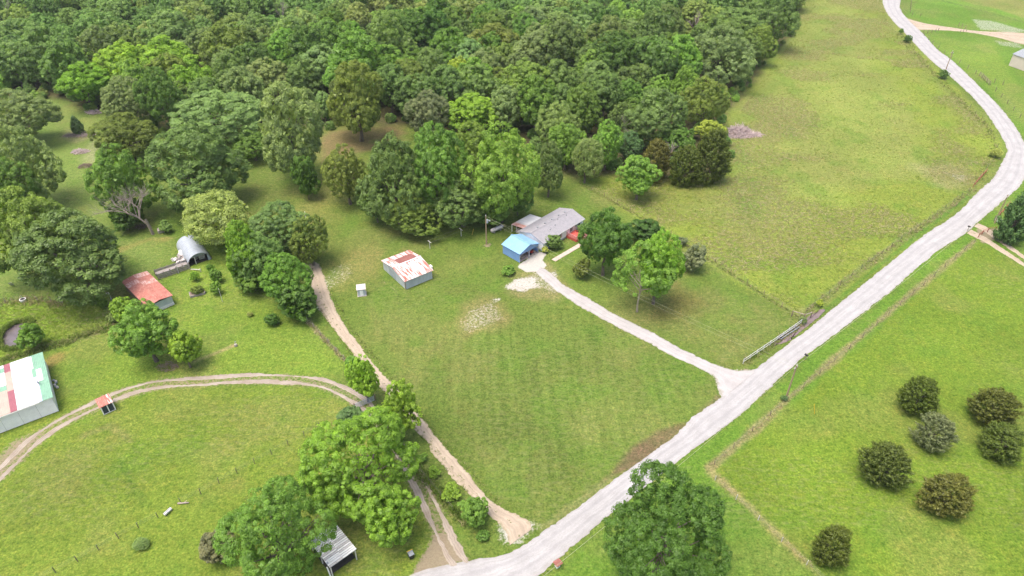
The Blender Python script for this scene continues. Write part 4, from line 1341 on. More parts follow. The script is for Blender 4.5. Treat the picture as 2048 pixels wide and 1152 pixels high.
fence([(20, 1192), (115, 1143), (185, 1107), (252, 1068), (316, 1035)], 3.0, 'row of thin steel posts with wire in the left field, below the white trough')
fence([(362, 1006), (394, 992), (455, 957), (540, 910), (640, 855)], 3.1, 'row of thin steel posts with wire in the left field, above the white trough')
fence([(1430, 960), (1500, 1025), (1570, 1090), (1640, 1154), (1720, 1232)], 4.4, 'straight wire fence with short white posts at the near edge of the bright field', 'pale_post', .06, 1.2)
fence([(1428, 930), (1500, 866), (1572, 803), (1690, 705), (1800, 610), (1948, 485)], 5.5, 'wire fence in a strip of tan weeds between the road and the bright field', 'wood_post', .06, 1.25)
fence([(1160, 366), (1300, 443), (1450, 538), (1600, 638)], 5.0, 'overgrown wire fence between the house lawn and the big pasture', 'wood_post', .06, 1.25)
fence([(1612, 625), (1700, 555), (1800, 480), (1938, 382)], 5.0, 'overgrown wire fence between the pasture and the gravel road', 'steel_post', .055, 1.25)
fence([(1955, 362), (1985, 322), (1996, 300), (1975, 255), (1940, 215)], 6.0, 'wire fence along the inside of the road bend', 'steel_post', .05, 1.3)
fence([(1848, 72), (1868, 92), (1895, 112), (1940, 140), (1975, 165), (2007, 200), (2040, 235), (2075, 280)], 6.5, 'wire fence with dark posts on the far side of the upper road', 'wood_post', .09, 1.5)
fence([(1846, 68), (1866, 65), (1876, 62)], 3.0, 'short run of dark posts beside the mouth of the far driveway', 'wood_post', .1, 1.5, 2)
fence([(1822, 0), (1820, 25), (1826, 32), (1840, 33)], 5.0, 'wire fence with dark posts inside the far road bend', 'wood_post', .1, 1.5, 2)
fence([(1917, 52), (1930, 58)], 3.0, 'pair of dark posts above the far driveway', 'wood_post', .12, 1.9, 2)
fence([(1920, 66), (1932, 63)], 3.0, 'pair of dark posts below the far driveway', 'wood_post', .1, 1.4, 2)
fence([(1958, 152), (1968, 160), (1977, 170)], 2.6, 'dense dark slatted fence panel along the upper road', 'wood_post', .1, 1.7, 5, 'wood_post', .05)
fence([(1988, 166), (2005, 170)], 6, 'pair of dark posts in the grass near the beige barn', 'wood_post', .1, 1.6, 1)
fence([(614, 640), (650, 680), (689, 720)], 3.5, 'weathered wire fence beside the tan lane below the dark trees', 'wood_grey', .07, 1.2)
fence([(-20, 605), (10, 605), (50, 600), (112, 606), (135, 606)], 3.5, 'leaning wire fence above the small pond', 'wood_grey', .07, 1.3)
fence([(760, 838), (800, 895), (850, 955), (905, 1020)], 3.5, 'overgrown wire fence between the tan lane and the wheel ruts', 'steel_post', .05, 1.2)


def tube_gate(pa, pb, label, m='galv', post_m='wood_post', h=1.3, rails=5, name='gate', posts=True):
    a, b = at(*pa), at(*pb)
    rz = math.atan2(b[1] - a[1], b[0] - a[0])
    ln = math.hypot(*(b - a)[:2])
    t = thing(name, label, 'gate', a, rz)
    for k in range(rails):
        z = .25 + k * (h - .25) / (rails - 1)
        MB().tube((0, 0, z), (ln, 0, z), .05, n=6).build('rail', m, t)
    for x_ in (0.03, ln * .5, ln - .03):
        MB().tube((x_, .03, .22), (x_, .03, h + .03), .045, n=6).build('upright', m, t)
    if posts:
        for x_ in (-.2, ln + .2):
            MB().tube((x_, 0, -.1), (x_, 0, h + .3), .11, n=8).build('post', post_m, t)
    return t


tube_gate((712, 818), (749, 802), 'grey tube gate across the wheel ruts between two lane saplings')
tube_gate((1989, 442), (2008, 452), 'pale tube gate beside the pole at the right edge', 'white')
for p_, l_ in (([(1956, 475), (1968, 465), (1990, 462)], 'low red pipe fence at the right driveway mouth'), ([(1946, 374), (1960, 358), (1972, 345)], 'red pipe fence at the pasture entrance inside the bend'), ([(1994, 436), (2006, 424), (2016, 412)], 'red pipe fence behind the pale tube gate')):
    fence(p_, 2.2, l_, 'red_pipe', .09, 1.3, 2, 'red_pipe', .06)

# white board fence in front of the lawn
P = polyline_points([(1486, 727), (1520, 704), (1560, 677), (1601, 648)], 2.3)
t = thing('white_fence', 'weathered white board fence along the ditch between the lawn and the road', 'fence', (P[0][0], P[0][1], 0))
off = Vector((P[0][0], P[0][1], 0))
for i, p in enumerate(P):
    a = Vector((p[0], p[1], 0)) - off
    MB().box(a.x - .06, a.x + .06, a.y - .06, a.y + .06, -.1, 1.2).build('post', 'tin_white', t)
    if i + 1 < len(P):
        b_ = Vector((P[i + 1][0], P[i + 1][1], 0)) - off
        for z in (.45, 1.08):
            MB().bar(a + Vector((0, 0, z)), b_ + Vector((0, 0, z)), .05, .10).build('rail', 'tin_white', t)
# corner brace
c_ = Vector(at(1606, 642))
t = thing('corner_brace', 'dark wooden corner brace with two pale arms at the end of the white fence', 'fence brace', c_)
MB().tube((0, 0, -.1), (0, 0, 1.9), .14, .12, 8).build('post', 'wood_post', t)
for d_ in ((-1.9, 1.6), (2.0, 1.2)):
    MB().tube((d_[0], d_[1], -.1), (d_[0], d_[1], 1.5), .11, n=8).build('post', 'wood_post', t)
    MB().tube((0, 0, 1.7), (d_[0], d_[1], 1.4), .08, n=6).build('arm', 'dead_wood', t)
MB().tube((.3, -.4, 0), (0, 0, 1.3), .08, n=6).build('stay', 'wood_post', t)
# steel pipe culvert frame behind the white fence
cA, cB = Vector(at(1553, 676)), Vector(at(1590, 652))
t = thing('pipe_rack', 'dark rusty pipe frame lying in the ditch beside the white fence', 'pipe rack', cA, math.atan2((cB - cA).y, (cB - cA).x))
cl = (cB - cA).length
for y_ in (-.35, -.9):
    MB().tube((0, y_, .35), (cl, y_, .35), .09, n=6).build('rail', 'galv_dark', t)
for k in range(6):
    MB().tube((k * cl / 5, -.95, .3), (k * cl / 5, -.3, .3), .06, n=6).tube((k * cl / 5, -.6, -.1), (k * cl / 5, -.6, .3), .06, n=6).build('crossbar', 'wood_post', t)


def utility_pole(u, v, h, label, arm=0.0, rz=0.0, can=True):
    p = at(u, v)
    t = thing('utility_pole', label, 'utility pole', p, rz)
    MB().tube((0, 0, -.2), (0, 0, h), .17, .12, 10).build('pole', 'pole', t)
    if arm:
        MB().box(-arm, arm, -.06, .06, h - .7, h - .55).build('crossarm', 'wood_grey', t)
        for x_ in (-arm + .1, arm - .1):
            MB().tube((x_, 0, h - .55), (x_, 0, h - .3), .06, .05, 8).build('insulator', 'white', t)
    MB().tube((0, 0, h), (0, 0, h + .3), .06, .05, 8).build('insulator', 'white', t)
    if can:
        MB().tube((.34, 0, h - 1.9), (.34, 0, h - 1.0), .24, .24, 12).build('transformer', 'galv', t)
    return t, Vector((p[0], p[1], h))


UP1, T1 = utility_pole(1572, 796, 8.1, 'leaning looking wooden utility pole beside the near stretch of road', .5, R(40), False)
UP2, T2 = utility_pole(973, 489, 8.1, 'wooden utility pole with a transformer on the lawn left of the house', 0, R(-10), True)
UP3, T3 = utility_pole(1989, 446, 8.2, 'wooden utility pole beside the pale gate at the right edge', .5, R(50), False)
UP4, T4 = utility_pole(1891, 141, 7.6, 'thin grey utility pole beside the upper road', .5, R(-40), False)
MB().bar((0.0, 0, 6.6), (.9, .1, 6.9), .06).build('lamp_arm', 'galv', UP2)
MB().tube((.9, .1, 6.75), (.9, .1, 6.95), .2, .1, 10).build('lamp_shade', 'galv', UP2)


def cable(name, a, b, sag, label, r=.018, n=14, m='cable', off=(0, 0, 0)):
    a, b = Vector(a), Vector(b)
    mb = MB()
    pr = None
    for k in range(n + 1):
        t = k / n
        p = a.lerp(b, t) + Vector((0, 0, -sag * 4 * t * (1 - t)))
        if pr is not None: mb.tube(pr - a, p - a, r, n=3, cap=False)
        pr = p
    me = mesh_np(name, mb.v, mb.f, M[m])
    o = link(name, me, None, a)
    return tag(o, label, 'cable')


E0 = Vector(at(1040, 1190, 7.4))
cable('power_line', T1 + Vector((.35, .3, 0)), E0 + Vector((.45, .35, 0)), .7, 'lower overhead wire from the near road pole past the dark tree', .016)
cable('power_line', T1 - Vector((.35, .3, 0)), E0 - Vector((.45, .35, 0)), .7, 'upper overhead wire from the near road pole down past the dark tree', .016)
cable('power_line', T1 + Vector((.35, .3, 0)), T3 + Vector((.3, .35, 0)), 1.1, 'right overhead wire between the near road pole and the gate pole', .014)
cable('power_line', T1 - Vector((.35, .3, 0)), T3 - Vector((.3, .35, 0)), 1.1, 'left overhead wire between the near road pole and the gate pole', .014)
cable('service_line', T2, T1, 1.2, 'upper long wire crossing the lawn from the house pole to the road pole', .012)
cable('service_line', T2 - Vector((0, 0, .9)), T1 - Vector((0, 0, .9)), 1.2, 'lower long wire crossing the lawn from the house pole to the road pole', .012)
cable('service_line', T2 - Vector((0, 0, .5)), on(HOUSE[0], .3, HOUSE[2] * .5, 3.7), .4, 'short wire from the house pole to the house gable', .016)

# clothesline
cA, cB = Vector(at(860, 497)), Vector(at(922.5, 472))
t = thing('clothesline', 'clothesline of two pale posts and wires beside the tall trees', 'clothesline', cA, math.atan2((cB - cA).y, (cB - cA).x))
cl = (cB - cA).length
for x_ in (0, cl):
    MB().tube((x_, 0, -.1), (x_, 0, 2.0), .07, n=8).build('post', 'pale_post', t)
    MB().bar((x_, -.7, 1.95), (x_, .7, 1.95), .09).build('crossarm', 'pale_post', t)
for y_ in (-.6, .6):
    MB().tube((0, y_, 1.98), (cl, y_, 1.98), .014, n=3).build('wire', 'wire', t)
# propane tank
cA, cB = Vector(at(983, 467)), Vector(at(1005, 457.5))
t = thing('gas_tank', 'pale grey horizontal gas tank on the grass under the tall trees', 'gas tank', cA.lerp(cB, .5), math.atan2((cB - cA).y, (cB - cA).x))
hl, rr = (cB - cA).length / 2 - .15, .52
tb = MB()
prof = [(-hl - .3, .06), (-hl - .24, .3), (-hl - .1, .46), (-hl, rr), (hl, rr), (hl + .1, .46), (hl + .24, .3), (hl + .3, .06)]
for (xa, ra_), (xb, rb_) in zip(prof[:-1], prof[1:]):
    tb.tube((xa, 0, .75), (xb, 0, .75), ra_, rb_, 18, cap=False)
tb.build('shell', 'tank', t, True)
for x_ in (-hl * .6, hl * .6):
    MB().box(x_ - .12, x_ + .12, -.35, .35, -.02, .32).build('foot', 'stone', t)
MB().tube((0, 0, 1.22), (0, 0, 1.42), .14, .12, 10).build('valve_cap', 'galv_dark', t)


def mailbox(u, v, label, rz, m='black'):
    t = thing('mailbox', label, 'mailbox', at(u, v), rz)
    MB().box(-.06, .06, -.06, .06, -.1, 1.05).build('post', 'wood_post', t)
    v_ = [(-.14, 0), (.14, 0)] + [(.14 * math.cos(a), .2 + .14 * math.sin(a)) for a in np.linspace(0, PI, 7)]
    MB().poly([(x, -.35, 1.05 + z) for x, z in v_], (0, .7, 0)).build('box', m, t)
    MB().box(.145, .17, .1, .16, 1.2, 1.5).build('flag', 'red_paint', t)
    return t


mailbox(1610, 719, 'black mailbox on a post at the road edge near the pole', R(40))
mailbox(1935, 461, 'black mailbox at the mouth of the right driveway', R(50))
t = thing('mailbox_hutch', 'reddish roofed mailbox stand at the road edge beside the dark tree', 'mailbox', at(1115, 1133), R(35))
MB().box(-.3, .3, -.25, .25, 0, .95).build('pedestal', 'white_wall', t)
MB().add([(-.55, -.5, .98), (.55, -.5, .98), (.55, .5, .98), (-.55, .5, .98), (-.4, 0, 1.45), (.4, 0, 1.45)], [(3, 2, 1, 0), (0, 1, 5, 4), (1, 2, 5), (2, 3, 4, 5), (3, 0, 4)]).build('roof', 'brick', t)
MB().box(-.2, .2, -.3, -.255, .5, .85).build('door', 'black', t)
# trash can
t = thing('trash_bin', 'black wheeled trash bin with a yellow lid bar beside the ruts', 'trash bin', at(823, 1115), R(30))
MB().add([(-.3, -.3, .06), (.3, -.3, .06), (.3, .3, .06), (-.3, .3, .06), (-.38, -.4, 1.05), (.38, -.4, 1.05), (.38, .4, 1.05), (-.38, .4, 1.05)],
         [(3, 2, 1, 0), (4, 5, 6, 7), (0, 1, 5, 4), (1, 2, 6, 5), (2, 3, 7, 6), (3, 0, 4, 7)]).build('body', 'black', t)
MB().add([(-.4, -.42, 1.06), (.4, -.42, 1.06), (.4, .44, 1.06), (-.4, .44, 1.06), (-.3, -.3, 1.17), (.3, -.3, 1.17), (.3, .36, 1.17), (-.3, .36, 1.17)],
         [(3, 2, 1, 0), (4, 5, 6, 7), (0, 1, 5, 4), (1, 2, 6, 5), (2, 3, 7, 6), (3, 0, 4, 7)]).build('lid', 'galv_dark', t)
MB().box(-.45, .45, .46, .56, 1.0, 1.1).build('handle', 'yellow', t)
for x_ in (-.3, .3):
    MB().tube((x_ - .04, .36, .13), (x_ + .04, .36, .13), .13, n=10).build('wheel', 'black', t)
# trough and log in the left field fence
t = thing('trough', 'white metal feed trough lying in the gap of the left field fence', 'trough', at(337, 1026), R(62))
MB().box(-.65, .65, -.2, .2, .28, .33).box(-.65, .65, -.2, -.16, .33, .55).box(-.65, .65, .16, .2, .33, .55).box(-.65, -.61, -.16, .16, .33, .55).box(.61, .65, -.16, .16, .33, .55).build('basin', 'tin_white', t)
for x_ in (-.5, .5):
    MB().box(x_ - .05, x_ + .05, -.18, .18, 0, .28).build('leg', 'wood_post', t)
o = MB().tube((-.8, 0, .14), (.9, .15, .16), .14, .1, 8).tube((0.1, .05, .16), (.5, .5, .3), .06, .03, 6).build('log', 'dead_wood')
o.location = at(366, 1008)
tag(o, 'pale grey log lying beside the fence post right of the white trough', 'log')
# hydrants, pegs, poles in the yard
t = thing('yard_hydrant', 'small grey yard hydrant at the end of the bare earth trail', 'hydrant', at(472, 692))
MB().box(-.22, .22, -.22, .22, 0, .5).build('base', 'stone', t)
MB().tube((0, 0, .5), (0, 0, 1.1), .06, n=8).bar((0, 0, 1.05), (.25, .1, 1.15), .07).build('spout', 'galv_dark', t)
o = MB().tube((0, 0, 0), (-.5, .35, 2.2), .05, .05, 6).build('guy_marker', 'yellow')
o.location = at(1629, 828)
tag(o, 'thin leaning pale yellow stake in a bare spot of the bright field', 'stake')
o = MB().tube((0, 0, 0), (.45, .3, 1.6), .045, .045, 6).build('guy_marker', 'yellow')
o.location = at(944, 470)
tag(o, 'yellow stake in the lawn left of the house pole', 'stake')
o = MB().tube((0, 0, -.1), (0, 0, 3.6), .055, .05, 8).build('pole_stake', 'pale_post')
o.location = at(445, 603)
tag(o, 'slim pale pole beside the vine covered shrub near the arched barn', 'pole')
o = MB().tube((0, 0, -.1), (0, 0, 2.0), .09, .09, 8).build('white_post', 'white')
o.location = at(612, 437)
tag(o, 'short white post behind the dark tree cluster', 'post')
t = thing('sheet_wall', 'low leaning pale sheet wall below the bright green tree', 'wall', at(461, 540), R(-50))
for k in range(3):
    MB().box(k * 1.1, k * 1.1 + 1.07, 0, .05, 0, 1.1).build('panel', 'tarp', t)
# raised bed
t = thing('raised_bed', 'raised garden bed heaped with weeds near the arched barn', 'garden bed', at(395, 588), R(28))
for a in ((-1.6, 1.6, -.9, -.75), (-1.6, 1.6, .75, .9), (-1.6, -1.45, -.75, .75), (1.45, 1.6, -.75, .75)):
    MB().box(a[0], a[1], a[2], a[3], 0, .5).build('board', 'wood_grey', t)
MB().box(-1.45, 1.45, -.75, .75, 0, .42).build('soil', 'wood_post', t)
# corral gate frame left of the red shed, tyre and trough above the pond
t = thing('yard_gate', 'grey wooden gate frame standing between the trees left of the red shed', 'gate', at(214, 592), R(-38))
for x_ in (0, 1.9):
    MB().box(x_ - .09, x_ + .09, -.09, .09, -.1, 1.9).build('post', 'pale_post', t)
for z in (.5, 1.0, 1.55):
    MB().box(.1, 1.8, -.04, .04, z, z + .13).build('rail', 'wood_grey', t)
t = thing('water_tub', 'pale round water tub with dark inside above the pond', 'tub', at(47, 602))
MB().tube((0, 0, 0), (0, 0, .55), .62, .66, 16).build('tub', 'tin_white', t)
MB().tube((0, 0, .555), (0, 0, .565), .5, .5, 16).build('water', 'dark', t)
t = thing('pallet', 'old grey pallet leaning by the fence above the pond', 'pallet', at(117, 605), R(-20))
for k in range(4):
    MB().bar((k * .35, 0, 0), (k * .35, .5, 1.1), .14, .04).build('slat', 'wood_grey', t)
t = thing('plank_stack', 'pale planks leaning at the foot of the big left tree', 'planks', at(22, 570), R(-60))
for k in range(3):
    MB().bar((0, k * .22, 0), (1.3, k * .25, 1.3), .18, .05).build('plank', 'pale_post', t)


# ------------------------------------------------------------------ trees: unit crowns (radius 1) and unit trunks (height 1 = crown centre)
def unit(v):
    return v / np.maximum(np.linalg.norm(v, axis=-1, keepdims=True), 1e-9)


def leaves_mesh(name, pos, nrm, size, var, g, aspect=1.0, along=None, mat_='leaf'):
    n = len(pos)
    r = g.normal(size=(n, 3)) if along is None else along + g.normal(0, .25, (n, 3))
    a = unit(r - (r * nrm).sum(-1, keepdims=True) * nrm)
    b = np.cross(nrm, a)
    s = size[:, None]
    c = nrm * s * 0.25
    v = np.stack([pos - a * s * aspect, pos + b * s * .72 - c, pos + a * s * aspect, pos - b * s * .72 - c], 1).reshape(-1, 3)
    f = np.arange(n * 4).reshape(n, 4)
    me = mesh_np(name, v, f, M[mat_])
    at_ = me.attributes.new('leafvar', 'FLOAT', 'FACE')
    at_.data.foreach_set('value', var.astype(np.float32))
    return me


def broad_crown(seed, nclump=190, per=52, leaf=.046, nl=8, lobe=(.36, .5), spread=(.34, .6), clump=(.10, .17), open_=0.0, droop=0.0):
    g = np.random.default_rng(seed)
    d = unit(g.normal(size=(nl, 3)))
    d[:, 2] = d[:, 2] * .8 + .05
    L = d * g.uniform(*spread, nl)[:, None]
    L = np.vstack([L, [[0, 0, .42], [0, 0, -.1]]])
    lr = np.append(g.uniform(*lobe, nl), [.45, .55])
    P, Nn, Rr = [], [], []
    while len(P) < nclump:
        i = g.integers(len(L))
        dd = unit(g.normal(size=3))
        if dd[2] < -.8: continue
        p = L[i] + dd * lr[i] * g.uniform(.86, 1.04)
        if (np.linalg.norm(L - p, axis=1) < lr * .86).any(): continue
        P.append(p)
        Nn.append(dd)
        Rr.append(g.uniform(*clump))
    P, Nn, Rr = np.array(P), np.array(Nn), np.array(Rr)
    m = np.abs(P).max(0) + .1
    P = P / m
    k = g.integers(0, nclump, nclump * per)
    d = unit(unit(g.normal(size=(len(k), 3))) + Nn[k] * .55 + np.array([0, 0, .25]))
    rad = Rr[k] * g.uniform(.55, 1.08, len(k))
    pos = P[k] + d * rad[:, None] * np.array([1, 1, .85])
    nr = unit(d * 1.0 + g.normal(0, .32, d.shape) + np.array([0, 0, .55]))
    cv = g.normal(0, .17, nclump)
    var = np.clip(.5 + cv[k] + g.normal(0, .12, len(k)), 0, 1)
    if open_ < .5:      # loose leaves inside so that the crown closes
        q = 700
        pi = unit(g.normal(size=(q, 3))) * (g.random(q) ** .5 * .72)[:, None]
        pos = np.vstack([pos, pi])
        nr = np.vstack([nr, unit(g.normal(size=(q, 3)))])
        var = np.append(var, np.full(q, .5))
        sz = np.append(g.uniform(.75, 1.25, len(k)) * leaf, np.full(q, leaf * 3.0))
    else:
        sz = g.uniform(.75, 1.25, len(k)) * leaf
    return leaves_mesh('crown', pos, nr, sz, var, g), P


def cedar_crown(seed, nb=420, per=44, leaf=.026, cone=.35):
    g = np.random.default_rng(seed)
    u = g.random(nb)
    th = g.random(nb) * 2 * PI
    z = -1 + 2 * u ** .9
    prof = np.sqrt(np.clip(1 - np.abs(z) ** 2.2, 0, 1)) * (1 - cone * (z + 1) / 2) * g.uniform(.75, 1.05, nb)
    pa = g.uniform(0, 6.28, 4)
    prof = prof * (1 + .15 * np.cos(2 * th + pa[0]) + .12 * np.cos(3 * th + pa[1] + 2 * z) + .10 * np.cos(7 * th + pa[2] + 4 * z))
    tip = np.stack([np.cos(th) * prof, np.sin(th) * prof, z], -1)
    d = unit(np.stack([np.cos(th) * .75, np.sin(th) * .75, .45 + .5 * u], -1) + g.normal(0, .18, (nb, 3)))
    k = g.integers(0, nb, nb * per)
    s = g.random(len(k)) ** .8
    ln = g.uniform(.22, .42, nb)
    rad = .075 * (1.1 - .7 * (1 - s))
    off = g.normal(size=(len(k), 3))
    pos = tip[k] - d[k] * ((1 - s) * ln[k] - .10)[:, None] + off * (rad * (1.15 - s) + .012)[:, None]
    nr = unit(off + np.array([0, 0, .5]) + d[k] * .3)
    var = np.clip(.42 + .25 * (s - .5) + g.normal(0, .18, len(k)) + g.normal(0, .10, nb)[k], 0, 1)
    sz = g.uniform(.7, 1.3, len(k)) * leaf
    return leaves_mesh('crown', pos, nr, sz, var, g, 1.5, d[k]), tip


def trunk_mesh(seed, tips, m, r=.052, n=9, fork=.45):
    g = np.random.default_rng(seed)
    b = MB()
    p = Vector((0, 0, -.03))
    rr = r * 1.35
    pts = [(p, rr)]
    for k in range(1, 6):
        z = k / 5 * .95
        pts.append((Vector((g.normal(0, .018), g.normal(0, .018), z)), r * (1.15 - .75 * k / 5)))
    for (a, ra), (c, rc) in zip(pts[:-1], pts[1:]):
        b.tube(a, c, ra, rc, 8, cap=False)
    sel = tips[g.permutation(len(tips))[:n]]
    for t in sel:
        z0 = g.uniform(fork, .85)
        a = Vector((0, 0, z0))
        e = Vector((t[0] * .82, t[1] * .82, 1 + t[2] * .42))
        mid = a.lerp(e, .45) + Vector((g.normal(0, .05), g.normal(0, .05), -.03))
        b.tube(a, mid, r * .5, r * .32, 6, cap=False).tube(mid, e, r * .32, r * .08, 5, cap=False)
        e2 = mid + Vector((g.normal(0, .22), g.normal(0, .22), .18))
        b.tube(mid, e2, r * .25, r * .06, 5, cap=False)
    return mesh_np('trunk', b.v, b.f, M[m], True)


KINDS = {}


def kind(name, n, fn, tm, **kw):
    KINDS[name] = []
    for i in range(n):
        me, tips = fn(1000 + hash_(name) + i * 17, **kw.get('crown', {}))
        KINDS[name].append((me, trunk_mesh(500 + i * 13 + hash_(name), tips, tm, **kw.get('trunk', {}))))


def hash_(s):
    return sum(ord(c) * (i + 3) for i, c in enumerate(s)) % 997


kind('oak', 5, broad_crown, 'bark', crown=dict(nclump=430, per=84, leaf=.0185, nl=12, lobe=(.32, .46), clump=(.055, .115)))
kind('maple', 3, broad_crown, 'bark', crown=dict(nclump=300, per=86, leaf=.0235, nl=12, lobe=(.28, .42), spread=(.45, .68), clump=(.06, .13)))
kind('forest', 6, broad_crown, 'bark', crown=dict(nclump=260, per=72, leaf=.027, nl=9, clump=(.07, .14)))
kind('bigmaple', 1, broad_crown, 'bark', crown=dict(nclump=700, per=110, leaf=.0125, nl=15, lobe=(.26, .40), spread=(.48, .70), clump=(.04, .09)))
kind('bigoak', 2, broad_crown, 'bark', crown=dict(nclump=720, per=95, leaf=.0120, nl=11, lobe=(.30, .44), spread=(.42, .66), clump=(.04, .09)))
kind('sapling', 2, broad_crown, 'bark', crown=dict(nclump=190, per=90, leaf=.030, nl=9, lobe=(.28, .44), spread=(.4, .62), clump=(.07, .14)))
kind('sparse', 1, broad_crown, 'pale_bark', crown=dict(nclump=130, per=80, leaf=.027, nl=9, lobe=(.22, .36), spread=(.5, .7), clump=(.07, .14), open_=1), trunk=dict(r=.03, n=10, fork=.35))
kind('pale', 2, broad_crown, 'bark', crown=dict(nclump=300, per=70, leaf=.021, nl=10, lobe=(.34, .5), clump=(.08, .2)))
kind('cedar', 3, cedar_crown, 'bark')
kind('conifer', 1, cedar_crown, 'bark', crown=dict(cone=.75, nb=260, leaf=.04))
kind('bush', 3, broad_crown, 'bark', crown=dict(nclump=150, per=84, leaf=.036, nl=7, clump=(.09, .17)), trunk=dict(r=.03, n=5, fork=.2))

COL = dict(oak=(0.080, 0.120, 0.048), olive=(0.094, 0.124, 0.036), mid=(0.076, 0.128, 0.032), bright=(0.112, 0.176, 0.030), lime=(0.126, 0.194, 0.034), dark=(0.050, 0.095, 0.026),
           deep=(0.040, 0.075, 0.024), pale=(0.165, 0.190, 0.085), cedar=(0.062, 0.076, 0.022), brown=(0.076, 0.072, 0.026), grey=(0.105, 0.115, 0.085), blue=(0.060, 0.100, 0.055), yellow=(0.20, 0.23, 0.05),
           silver=(0.110, 0.150, 0.075), fresh=(0.098, 0.165, 0.040))
CAMV = np.array([0, 0, CAM_H])
PLANTED = []          # (x, y, crown radius)


def plant(x, y, a, b, c0, knd, col, label, cat, group=None, name='tree', vi=None, jit=.12):
    vs = KINDS[knd]
    cm, tm = vs[(rng.integers(len(vs)) if vi is None else vi) % len(vs)]
    root = thing(name, label, cat, (x, y, 0), rng.uniform(0, 2 * PI), group)
    hc = c0 + b
    j = np.clip(rng.normal(1, jit * .6), .8, 1.25)
    cc = [float(np.clip(v * j * rng.normal(1, jit * .35), .01, .5)) for v in COL[col]]
    cr = link('crown', cm, root, (0, 0, hc), None, (a, a, b))
    cr.color = (*cc, 1)
    link('trunk', tm, root, None, None, (max(a, .35 * hc), max(a, .35 * hc), hc))
    PLANTED.append((x, y, a))
    return root


def tree_px(u, v, w, h, knd, col, label, cat='tree', name='tree', clear=None, group=None, vi=None):
    """crown seen centred at (u, v), w by h pixels of the 2048 wide photo"""
    if clear is None: clear = dict(sparse=.16, sapling=.10, maple=.05, bigmaple=.04, pale=.03).get(knd, 0.0)
    if knd == 'sparse': w, h = w * 1.15, h * 1.1
    if name == 'cedar_tree': w, h = w * .85, h * .88
    if cat == 'tree': w, h = w * 1.08, h * 1.06
    bmax = 1.7 if cat == 'tree' else 1.05
    hc = 4.0
    for _ in range(6):
        P = at(u, v, hc)
        s = np.linalg.norm(P - CAMV)
        dl = math.asin((CAM_H - hc) / s)
        a = w / 2 * s / FOC
        bp = h / 2 * s / FOC
        b2 = max(bp ** 2 - (a * math.sin(dl)) ** 2, 0)
        b = min(max(math.sqrt(b2) / math.cos(dl), .55 * a), bmax * a)
        c0 = clear * 2 * b
        hc = b + c0
    return plant(P[0], P[1], a, b, c0, knd, col, label, cat, group, name, vi)


